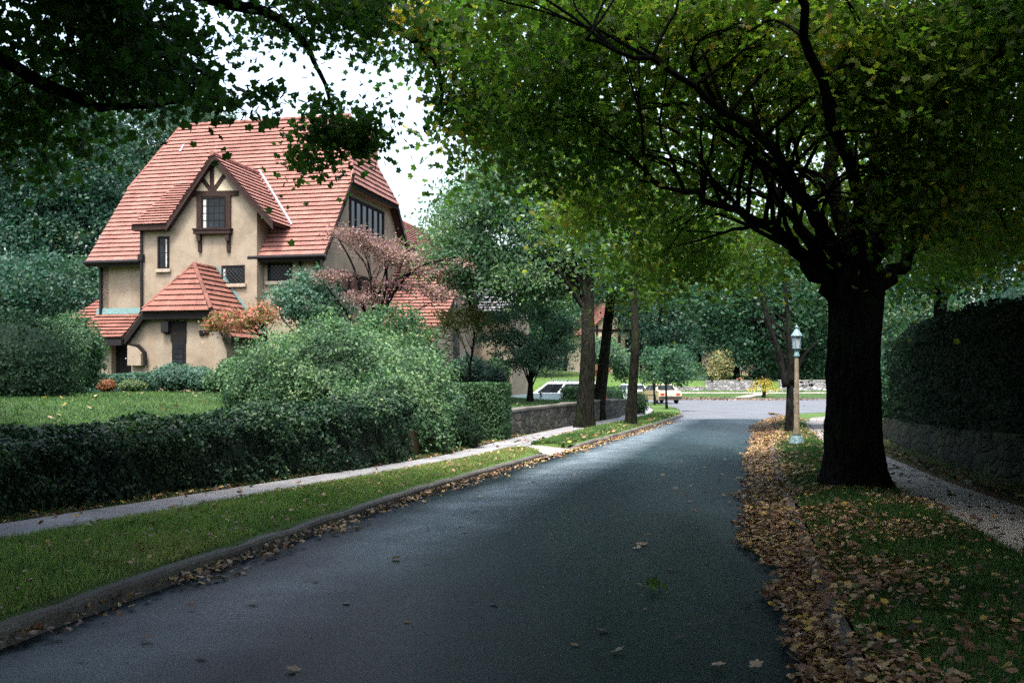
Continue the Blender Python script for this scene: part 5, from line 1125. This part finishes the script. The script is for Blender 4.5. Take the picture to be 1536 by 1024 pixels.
# mid-distance shrubs beyond the junction
def eb(px, py, rx, ry, Y, d): x, y, z = P(px, py, Y); return (x, y, z, rx / F * Y, d, ry / F * Y)
bush('olive_bush', 'rounded olive brown bush on the far lawn behind the stone wall', [eb(1083, 545, 18, 22, 103, 1.6), eb(1074, 560, 12, 14, 103, 1.2)], M['olive'], 2600, .22, .55, up=.5)
bush('flower_bush', 'small orange flowering bush on top of the far stone wall', [eb(1111, 572, 6, 6, 99, .4)], M['orange'], 500, .14, .6)
bush('garden_bush', 'wide green bush on the far lawn left of the olive bush', [eb(1030, 560, 34, 18, 106, 2), eb(1055, 570, 20, 10, 104, 1.4)], M['box'], 2600, .24, .6)
bush('garden_bush', 'dark green bush on the far lawn right of the orange flowers', [eb(1150, 562, 28, 14, 106, 2), eb(1180, 556, 30, 20, 107, 2)], M['box'], 2600, .24, .45)
bush('garden_bush', 'pale bush on the far lawn just left of the massive trunk', [eb(1228, 540, 20, 34, 104, 2)], M['shrub'], 2000, .24, .5)
x, y, z = P(905, 588, 48)
hedge('garden_hedge', 'dark clipped hedge between the paired trunks behind the wall', [(3.6, 43.5), (5.7, 49.5)], M['box'], 1.6, [.45, .35], [1.42, 1.36], 6000, .09, .45, side=1)
bush('round_bush', 'small dark round bush at the foot of the slim street tree wall', [(*P(958, 612, 45)[:2], .62, .42, .42, .52)], M['box'], 1500, .08, .42)
bush('garden_bush', 'reddish garden bush seen past the paired trunks', [eb(902, 556, 12, 10, 70, .8)], M['rust'], 900, .14, .6)
bush('garden_bush', 'light green bush mass beyond the hedge between the trunks', [eb(905, 530, 30, 26, 72, 2), eb(935, 548, 20, 24, 74, 2)], M['mid'], 3000, .20, .6)
bush('garden_bush', 'green bush under the dogwood, left of the pale blue car', [eb(745, 556, 22, 20, 47, .9)], M['box'], 2200, .11, .45)

# unseen trees and a shrub added outside the view to shade the near road
for lab, b_, el in (('unseen shade tree added behind the near stretch of the ivy hedge', (-14.5, 8.5, 1), [(-14.5, 8.5, 5.0, 4.8, 4.6, 3.8, 420), (-11.5, 6.0, 3.6, 2.0, 2.0, 2.0, 120)]),
                    ('unseen shade tree added behind the near stretch of the tall clipped hedge', (14.5, 10.5, .6), [(14.5, 10.5, 6.2, 5.2, 5.6, 3.6, 330)]),
                    ('unseen shade tree added on the lawn left of the dark round yew', (-16, 15.5, 1), [(-15.5, 15.5, 5.2, 4.0, 4.2, 4.0, 380)]),
                    ('unseen shade tree added on the nearest part of the right verge', (3.4, -6, .15), [(3.4, -6, 6.4, 6.5, 4.8, 4.0, 520)]),
                    ('unseen shade tree added on the nearest part of the left verge', (-10.5, -9, .15), [(-9.5, -9, 6.0, 6.8, 4.8, 4.4, 560)])):
    tree('unseen_shade_tree', lab, b_, el, 6.5, .34, M['maple_near'], M['bark_dark'], lps=26, sr=1.0, ls=.38, limbs=14, base_t=.4, var=.12)
bush('unseen_shade_shrub', 'unseen dense dark shrub added to shade the nearest part of the left verge', [(-4.5, 5.0, 1.2, .95, 1.1, 1.5), (-5.3, 2.6, 1.3, 1.1, 1.2, 1.5)], M['yew'], 9000, .10, .45, lump=.2, z0=.12)  # out-of-view shrub, added to block sky light from the near corner
# ------------------------------------------------------------------ hedges and shrubs near the road
hy = [5.0, 7.5, 9, 11, 13.5, 16, 17.8, 19.2]
hedge('ivy_hedge', 'long low ivy hedge with glossy dark leaves beside the left sidewalk', [(float(hedgeL(v)), v) for v in hy], M['ivy'], 1.25, [.12] * 8, [1.05, 1.05, 1.05, 1.07, 1.16, 1.26, 1.36, 1.38], 64000, .068, .52, .18, .11, up=.3, roundtop=.35)
g = lambda px, py, Y: P(px, py, Y)
bush('flowering_shrub', 'huge mounded pale green shrub at the end of the ivy hedge', [(-4.6, 24.6, 1.55, 1.9, 1.9, 1.55), (-3.2, 23.4, 1.45, 1.75, 1.7, 1.35), (-2.3, 22.0, 1.10, 1.0, 1.3, 1.15), (-6.0, 25.2, 1.35, 1.3, 1.5, 1.15), (-2.75, 20.9, .9, 1.1, 1.0, .95), (-4.1, 23.0, 1.75, 1.3, 1.3, 1.2), (-2.0, 21.0, .6, .75, .8, .75)], M['shrub'], 90000, .078, .46, .26, lump=.30, z0=.15, up=.6, thick=.28)
bush('clipped_bush', 'low rounded clipped bush at the foot of the huge shrub', [(-1.25, 22.7, .60, .48, .5, .50), (-1.02, 22.6, .5, .36, .4, .42)], M['yew'], 5200, .05, .62, lump=.05, z0=.12, up=.3, thick=.14)
hedge('clipped_hedge', 'square clipped green hedge where the driveway meets the wall', [(-.2, 25.2), (-2.4, 25.6)], M['box'], 1.1, [.15, .3], [1.62, 1.64], 16000, .065, .52, .14, .03, side=-1, roundtop=.12)
bush('pale_bush', 'pale silvery bush between the huge shrub and square hedge', [(-2.0, 24.6, .9, .8, .6, .8)], M['juniper'], 4000, .07, .68, z0=.2)
# left yew and its lighter neighbour
x, y, _ = P(30, 600, 24)
bush('yew_bush', 'big dark round clipped yew at the left edge of the lawn', [(x - .45, y + .3, 2.05, 1.75, 1.7, 1.30), (x - 1.6, y + .6, 2.1, 1.5, 1.5, 1.2), (x - .25, y, 1.5, 1.5, 1.4, .9)], M['yew'], 22000, .075, .50, .12, lump=.08, z0=1.0, up=.3, thick=.2)
x, y, _ = P(118, 540, 30)
bush('garden_bush', 'loose light green bush just right of the dark round yew', [(x, y, 2.4, .75, .8, 1.2), (x - .6, y + .3, 2.8, .8, .8, .9), (x + .35, y - .2, 2.7, .45, .5, .5)], M['shrub'], 7000, .09, .36, lump=.2, z0=1.2)
# foundation planting
hedge('foundation_hedge', 'low bluish hedge along the house wall left of the porch', [P(128, 583, 33.4)[:2], P(222, 583, 33.2)[:2]], M['juniper'], .9, [1.2, 1.2], [1.95, 1.92], 8000, .085, .40, .14, .08, side=1)
bush('foundation_bush', 'spreading blue green bush below the porch window', [eb(262, 566, 34, 20, 32.6, .7), eb(298, 568, 26, 18, 32.6, .7)], M['juniper'], 6500, .085, .45, z0=1.1)
bush('rust_bush', 'small rusty orange bush in front of the bluish hedge', [eb(160, 578, 13, 9, 32.4, .35)], M['rust'], 900, .07, .6, z0=1.1)
bush('foundation_bush', 'small yellow green plant between the rusty bush and porch', [eb(198, 578, 20, 9, 32.4, .35)], M['mid'], 1200, .07, .75, z0=1.1)
bush('foundation_bush', 'green bush beside the right foot of the porch wall', [eb(355, 560, 30, 24, 30.5, .8), eb(325, 572, 20, 16, 30.5, .6)], M['shrub'], 5200, .085, .40, z0=1.1)
bush('foundation_bush', 'dark bush below the wing beside the stone pier', [eb(705, 560, 34, 26, 39.5, 1), eb(735, 570, 26, 22, 39, 1)], M['dark'], 4200, .12, .5)
bush('foundation_bush', 'shaded bush in front of the low wing wall', [eb(620, 540, 40, 30, 37, 1)], M['dark'], 3000, .12, .55)

# right: tall clipped hedge above a mossy wall
wy = [3, 8, 12, 16, 20, 24.2]
hedge('tall_hedge', 'tall dark clipped hedge above the mossy wall on the right', [(float(wallR(v)) + .06, v) for v in wy], M['yew'], 2.8, [.8] * 6, [2.85, 2.82, 2.86, 2.92, 2.92, 2.72], 60000, .075, .50, .12, .08, side=-1, roundtop=.3)
mb = MB()
for i, (v0, v1) in enumerate(zip(np.arange(3, 24.2, .6), np.arange(3.6, 24.8, .6))):
    x0, x1 = float(wallR(v0)), float(wallR(v1)); h0, h1 = (.98 - .017 * max(0, v - 12) + .03 * float(wav(v, 2, 0, 1.1)) for v in (v0, v1))
    if i == 0: hp = h0
    mb.hexa([(x0, v0, .1), (x0 + .34, v0, .1), (x1 + .34, v1, .1), (x1, v1, .1), (x0 + .06, v0, hp), (x0 + .34, v0, hp), (x1 + .34, v1, h1), (x1 + .06, v1, h1)]); hp = h1
tag(mb.build('garden_wall', M['stone_dark']), 'low mossy dark stone wall under the tall clipped hedge', 'wall')
x = 13.6; tree('street_tree', 'dark shade tree rising behind the tall clipped hedge', (14.2, 33, .8), [E(1420, 330, 120, 80, 32, 3.4, 260), E(1510, 400, 60, 60, 30, 2.6, 120), E(1380, 400, 50, 46, 33, 2, 80), E(1500, 280, 90, 90, 30, 3, 180)], 8, .30, M['dark'], M['bark_dark'], lps=24, sr=.75, ls=.2, limbs=14, base_t=.45, top=P(1410, 330, 33), sides=16, fork=.6)
bush('garden_bush', 'loose bluish bush rising behind the right end of the tall hedge', [(11.6, 22.5, 3.0, 1.3, 1.6, .8), (10.2, 19.5, 2.9, 1.0, 1.4, .55)], M['juniper'], 7000, .09, .42, lump=.2)
bush('garden_bush', 'green bush mass behind the far end of the tall hedge', [(12.4, 31, 1.6, 1.6, 1.6, 1.6), (14.5, 33.5, 1.8, 2, 1.6, 1.7)], M['mid'], 6000, .14, .5)
# ------------------------------------------------------------------ walls, lamp, cars
def wall_run(name, label, pts, z0, z1, w, mat, cap=None):
    t = thing(name, label, 'wall', (pts[0][0], pts[0][1], z0[0])); mb = MB(); cp = MB()
    P2 = []
    for (x0, y0), (x1, y1), a0, a1, b0, b1 in zip(pts[:-1], pts[1:], z0[:-1], z0[1:], z1[:-1], z1[1:]):
        m = max(1, int(math.hypot(x1 - x0, y1 - y0) / .6))
        for i in range(m): f = i / m; P2.append((x0 + (x1 - x0) * f, y0 + (y1 - y0) * f, a0 + (a1 - a0) * f, b0 + (b1 - b0) * f))
    P2.append((*pts[-1], z0[-1], z1[-1])); R_ = []
    for i, (x, y, a, b) in enumerate(P2):
        n0, n1 = P2[max(i - 1, 0)], P2[min(i + 1, len(P2) - 1)]; dx, dy = n1[0] - n0[0], n1[1] - n0[1]; l = math.hypot(dx, dy); nx, ny = -dy / l * w, dx / l * w
        j = random.gauss(0, .012); R_.append([(x + nx * j, y + ny * j, a), (x + nx * (1 + j), y + ny * (1 + j), a), (x + nx * (1 + j), y + ny * (1 + j), b + random.gauss(0, .012)), (x + nx * j, y + ny * j, b + random.gauss(0, .012))])
    for p, q in zip(R_[:-1], R_[1:]): mb.faces(p + q, [(0, 4, 7, 3), (3, 7, 6, 2), (2, 6, 5, 1)])
    mb.faces(R_[0], [(0, 1, 2, 3)]); mb.faces(R_[-1], [(3, 2, 1, 0)]); mb.build('stonework', mat, t)
    if cap:
        for p, q in zip(R_[:-1], R_[1:]):
            o = lambda u, k, dz: (u[k][0] + (u[k][0] - u[5 - k][0]) * .06, u[k][1] + (u[k][1] - u[5 - k][1]) * .06, u[k][2] + dz)
            cp.hexa([o(p, 3, .004), o(p, 2, .004), o(q, 2, .004), o(q, 3, .004), o(p, 3, .07), o(p, 2, .07), o(q, 2, .07), o(q, 3, .07)])
        cp.build('coping', cap, t)
    return t
wall_run('stone_wall', 'low fieldstone retaining wall holding the lawn left of the street trees', [(-.12, 27.0), (1.05, 30.6), (2.25, 34), (3.7, 39.5), (5.0, 44), (5.9, 48)], [.05] * 6, [.82, .84, .87, .88, .80, .66], .38, M['stone'], M['sill'] if False else M['kerb'])
wall_run('stone_wall', 'long grey stone wall across the far side of the junction', [(18.8, 96.5), (24.2, 96.5)], [.35, .35], [1.62, 1.62], .5, M['stone_pale'], M['walk'])
wall_run('stone_wall', 'grey stone wall right of the gate steps across the junction', [(26.0, 96.5), (48, 96.5)], [.35, .35], [1.66, 1.66], .5, M['stone_pale'], M['walk'])
wall_run('stone_wall', 'lower stepped down stretch of far stone wall behind the tan car', [(12.5, 96.5), (18.7, 96.5)], [.35, .35], [1.02, 1.02], .5, M['stone_pale'], M['walk'])
mb = MB()
for i in range(5): mb.box((25.1, 96.2 + i * .35, .45 + i * .2), (1.7, .36, .2 + i * .004))
tag(mb.build('stone_steps', M['walk']), 'pale stone steps between the two far wall stretches', 'steps')
# path on the far strip
sheet('path_far', M['walk'], [[(19.6, 88.2, .185), (21.0, 87.9, .185)], [(22.6, 92.4, .44), (23.6, 92, .43)], [(24.5, 96.05, .70), (25.8, 96.05, .70)]])
sheet('far_sidewalk', M['walk'], [[(x, 92.6, .48), (x, 93.9, .57)] for x in (14, 20, 28, 40, 60)])

# street lamp
bx_, by_ = G(1195, 671, .15)[:2]
t = thing('street_lamp', 'old lamp post with teal lantern and worn cream pole', 'street lamp', (bx_, by_, .15))
c = (bx_, by_, .15); s = by_ / F
zz = lambda py: EYE - (py - HY) * s - .15
mb = MB(); mb.lathe(c, [(.21, -.03), (.21, .03), (.17, .05), (.165, .10), (.145, .13), (.115, .24), (.10, .27), (.105, .30), (.085, zz(652))], 16)
for k in range(8): w_ = k * math.pi / 4; mb.tube([(c[0] + .16 * math.cos(w_), c[1] + .16 * math.sin(w_), .25), (c[0] + .105 * math.cos(w_), c[1] + .105 * math.sin(w_), .42)], [.022, .014], 6)
mb.build('base', M['lamp_teal'], t, smooth=False)
mb = MB(); mb.lathe(c, [(.080, zz(652)), (.084, zz(650)), (.064, zz(640)), (.055, zz(590)), (.047, zz(536)), (.044, zz(534))], 16); mb.build('pole', M['lamp_pole'], t, smooth=True)
mb = MB(); mb.lathe(c, [(.052, zz(536)), (.070, zz(534)), (.060, zz(531)), (.046, zz(527)), (.055, zz(524)), (.085, zz(523)), (.085, zz(522.4))], 16); mb.build('collar', M['lamp_teal'], t)
mb = MB(); mb.lathe(c, [(.082, zz(522.3)), (.105, zz(505))], 6); lg = mb.build('lantern_glass', M['lamp_glass'], t)
mb = MB()
for k in range(6): w_ = k * math.pi / 3; mb.tube([(c[0] + .086 * math.cos(w_), c[1] + .086 * math.sin(w_), c[2] + zz(522.5)), (c[0] + .109 * math.cos(w_), c[1] + .109 * math.sin(w_), c[2] + zz(504.6))], [.010, .010], 5)
mb.build('lantern_frame', M['lamp_teal'], t)
mb = MB(); mb.lathe(c, [(.125, zz(504.8)), (.135, zz(503.8)), (.13, zz(503)), (.055, zz(495)), (.03, zz(493.5)), (.028, zz(491.5)), (.045, zz(490.6)), (.03, zz(489.5)), (.012, zz(488)), (.004, zz(486))], 12); mb.build('lantern_roof', M['lamp_teal'], t)
# distant white garden lamp
p = P(1112, 572, 104); t = thing('garden_lamp', 'tiny white lamp on a thin post on the far lawn', 'lamp', p)
mb = MB(); mb.lathe(p, [(.05, -.6), (.04, 1.2)], 8); mb.build('post', M['pipe'], t); mb = MB(); mb.lathe(p, [(.06, 1.2), (.16, 1.3), (.18, 1.5), (.08, 1.65)], 10); mb.build('globe', M['paint_white'], t)

def car(name, label, loc, rz, paint, L=4.5, W=1.7, Ht=1.42, wagon=False, roofp=None, rack=False, z=0):
    """sedan or wagon facing local +x"""
    t = thing(name, label, 'car', (loc[0], loc[1], z), rz)
    h = L / 2
    low = [(-h, .36), (-h - .02, .60), (-h + .04, .86), (-h + .30, .92), (-.9, .94), (.75, .93), (h - .25, .82), (h - .02, .70), (h, .42), (h - .1, .30), (-h + .12, .28)]
    if wagon: low[2] = (-h + .02, .88); low[3] = (-h + .1, .93)
    b = MB(); N = len(low); rings = []
    for f, sc, dz in ((-1, .93, 0), (-.94, .985, 0), (-.8, 1, .012), (0, 1, .025), (.8, 1, .012), (.94, .985, 0), (1, .93, 0)):
        rings.append([(x * (sc * .03 + .97), f * W / 2, z_ + (dz if z_ > .6 else 0)) for x, z_ in low])
    vs = [p for r_ in rings for p in r_]; fs = [(i * N + k, i * N + (k + 1) % N, (i + 1) * N + (k + 1) % N, (i + 1) * N + k) for i in range(6) for k in range(N)] + [tuple(range(N)), tuple(range(6 * N, 7 * N))[::-1]]
    b.faces(vs, fs); body = b.build('body', paint, t, world=False, smooth=False, bevel=.015)
    # cabin
    top = Ht; xr0, xr1 = (-h + .10, -h + .34) if wagon else (-h + .62, -h + 1.10); xf0, xf1 = 1.12, .42
    b = MB(); wb, wt = W / 2 - .05, W / 2 - .22
    cab = [(xr0, -wb, .92), (xf0, -wb, .92), (xf0, wb, .92), (xr0, wb, .92), (xr1, -wt, top - .03), (xf1, -wt, top - .03), (xf1, wt, top - .03), (xr1, wt, top - .03)]
    b.hexa(cab); m_ = .10; b.hexa([(xr1, -wt, top - .035), (xf1, -wt, top - .035), (xf1, wt, top - .035), (xr1, wt, top - .035), (xr1 + m_, -wt + .10, top + .02), (xf1 - m_, -wt + .10, top + .02), (xf1 - m_, wt - .10, top + .02), (xr1 + m_, wt - .10, top + .02)])
    b.build('cabin', roofp or paint, t, world=False, bevel=.02)
    def pane(q, name='window'):
        g_ = MB(); c_ = np.mean(np.array(q), 0); n_ = unit(np.cross(np.array(q[1]) - np.array(q[0]), np.array(q[2]) - np.array(q[0]))); n_ = n_ * (1 if np.dot(n_, c_ - np.array([-.3, 0, .9])) > 0 else -1)
        g_.prism([tuple(np.array(p) + n_ * .010) for p in q], tuple(-n_ * .02)); return g_.build(name, M['glass'], t, world=False)
    def lerp(a, b_, f): return tuple(np.array(a) * (1 - f) + np.array(b_) * f)
    def quad(a, b_, c_, d, u0, u1, v0, v1): e = lambda u, v: lerp(lerp(a, b_, u), lerp(d, c_, u), v); return [e(u0, v0), e(u1, v0), e(u1, v1), e(u0, v1)]
    for sgn, (i0, i1, i2, i3) in ((-1, (0, 1, 5, 4)), (1, (3, 2, 6, 7))):
        A_, B_, C_, D_ = cab[i0], cab[i1], cab[i2], cab[i3]
        for u0, u1 in (((.04, .30), (.335, .62), (.655, .95)) if wagon else ((.08, .20), (.235, .57), (.605, .93))): pane(quad(A_, B_, C_, D_, u0, u1, .10, .88), 'side_window')
    pane(quad(cab[1], cab[2], cab[6], cab[5], .08, .92, .08, .90), 'windshield'); pane(quad(cab[3], cab[0], cab[4], cab[7], .08, .92, .10, .88), 'rear_window')
    for sx in (-h + .82, h - .86):
        for sy in (-1, 1):
            wmb = MB(); R0 = .315
            prof = [(.14, -.02), (.24, -.02), (R0 - .03, 0), (R0, .03), (R0, .15), (R0 - .03, .18), (.2, .18)]
            for r_, d in (): pass
            n = 20; bb = []
            for r_, d in prof:
                for k in range(n): w_ = 2 * math.pi * k / n; bb.append((sx + r_ * math.cos(w_), sy * (W / 2 - .01 - d + .02), R0 + r_ * math.sin(w_)))
            wmb.faces(bb, [(i * n + k, i * n + (k + 1) % n, (i + 1) * n + (k + 1) % n, (i + 1) * n + k) for i in range(len(prof) - 1) for k in range(n)] + [tuple(range((len(prof) - 1) * n, len(prof) * n))])
            ty = wmb.build('wheel', M['rubber'], t, world=False)
            rm = MB(); bb = []
            for r_, d in ((.205, -.005), (.19, -.03), (.10, -.012), (.05, -.035)):
                for k in range(n): w_ = 2 * math.pi * k / n; bb.append((sx + r_ * math.cos(w_), sy * (W / 2 - .01 - d + .02), R0 + r_ * math.sin(w_)))
            rm.faces(bb, [(i * n + k, i * n + (k + 1) % n, (i + 1) * n + (k + 1) % n, (i + 1) * n + k) for i in range(3) for k in range(n)] + [tuple(range(3 * n, 4 * n))]); rm.build('rim', M['grey_panel'], ty, world=False)
    for e, nm in ((1, 'front_bumper'), (-1, 'rear_bumper')):
        b = MB(); b.box((e * (h + .03), 0, .46), (.16, W - .04, .15)); b.box((e * (h + .115), 0, .47), (.02, W - .1, .05)); b.build(nm, M['rubber'] if e < 0 else M['chrome'], t, world=False, bevel=.02)
    for sy in (-1, 1):
        b = MB(); b.box((-h - .025, sy * (W / 2 - .26), .70), (.05, .30, .14)); b.build('tail_light', M['red_lens'], t, world=False, bevel=.01)
        b = MB(); b.box((h - .0, sy * (W / 2 - .27), .62), (.06, .34, .15)); b.build('headlight', M['clear_lens'], t, world=False, bevel=.01)
        b = MB(); b.box((h - .03, sy * (W / 2 - .045), .63), (.12, .10, .13)); b.build('turn_signal', M['amber_lens'], t, world=False, bevel=.01)
        b = MB(); b.box((.72, sy * (W / 2 + .06), .98), (.10, .16, .11)); b.build('mirror', M['rubber'], t, world=False, bevel=.02)
    b = MB(); b.box((-h - .02, 0, .70), (.03, .34, .15)); b.build('number_plate', M['plate'], t, world=False)
    b = MB()
    for sy in (-1, 1): b.box((-.1, sy * (W / 2 + .004), .62), (L - 1.0, .02, .035))
    b.build('side_trim', M['rubber'], t, world=False)
    if rack:
        b = MB()
        for sy in (-1, 1): b.tube([(xr1 + .1, sy * (wt - .05), top + .07), (xf1 - .2, sy * (wt - .05), top + .07)], [.018, .018], 6)
        for xx in (xr1 + .2, -.5, xf1 - .3): b.tube([(xx, -(wt - .05), top + .07), (xx, wt - .05, top + .07)], [.015, .015], 6); b.box((xx, wt - .05, top + .04), (.05, .03, .08)); b.box((xx, -(wt - .05), top + .04), (.05, .03, .08))
        b.build('roof_rack', M['chrome'], t, world=False)
    return t
c0 = P(835, 590, 46.2)
car('estate_car', 'pale blue estate car with roof rack parked beyond the lawn', (c0[0], c0[1]), R(180 - 4), M['paint_blue'], 4.5, 1.7, 1.46, True, M['paint_white'], True, .16)
g = P(985, 605, 73.4); car('parked_car', 'tan sedan parked by the corner, seen from behind', (g[0] + .15, g[1]), R(90 + 12.5), M['paint_tan'], 4.6, 1.72, 1.42, False)
car('parked_car', 'white car parked in front of the tan sedan', (g[0] - 1.15, g[1] + 6.6), R(90 + 16), M['paint_white'], 4.5, 1.7, 1.40, False)

# ------------------------------------------------------------------ camera, light, sky
cam = bpy.data.cameras.new('camera'); co = bpy.data.objects.new('camera', cam); COL.objects.link(co)
co.location = (0, 0, EYE); co.rotation_euler = (R(90), 0, 0); cam.sensor_width = 36; cam.lens = F / 1536 * 36; cam.shift_y = (HY - 512) / 1536; cam.clip_end = 3000; cam.clip_start = .05
S.camera = co
ELEV, AZ = R(64), R(190)      # sun stands high behind the camera, a little to the left
wd = bpy.data.worlds.new('World'); S.world = wd; wd.use_nodes = True
nt = wd.node_tree; bg = nt.nodes['Background']; sky = nt.nodes.new('ShaderNodeTexSky'); sky.sky_type = 'NISHITA'; sky.sun_disc = False; sky.sun_elevation = ELEV; sky.sun_rotation = AZ; sky.dust_density = 6; sky.air_density = 1.2; sky.ozone_density = 1
hsv = nt.nodes.new('ShaderNodeHueSaturation'); hsv.inputs['Saturation'].default_value = .8; hsv.inputs['Value'].default_value = 1.0
nt.links.new(sky.outputs[0], hsv.inputs['Color']); nt.links.new(hsv.outputs[0], bg.inputs['Color']); bg.inputs['Strength'].default_value = .15
sun = bpy.data.lights.new('sun', 'SUN'); sun.energy = 1.5; sun.angle = R(12); sun.color = (1, .95, .87); so = bpy.data.objects.new('sun', sun); COL.objects.link(so)
d = Vector((math.sin(AZ) * math.cos(ELEV), math.cos(AZ) * math.cos(ELEV), math.sin(ELEV))); so.rotation_euler = d.to_track_quat('Z', 'Y').to_euler()
S.view_settings.view_transform = 'Standard'; S.view_settings.look = 'None'; S.view_settings.exposure = 2.05; S.view_settings.gamma = 1
cy = S.cycles; cy.max_bounces = 8; cy.diffuse_bounces = 4; cy.glossy_bounces = 2; cy.transmission_bounces = 5; cy.sample_clamp_indirect = 6; cy.use_denoising = False; cy.caustics_reflective = False; cy.caustics_refractive = False
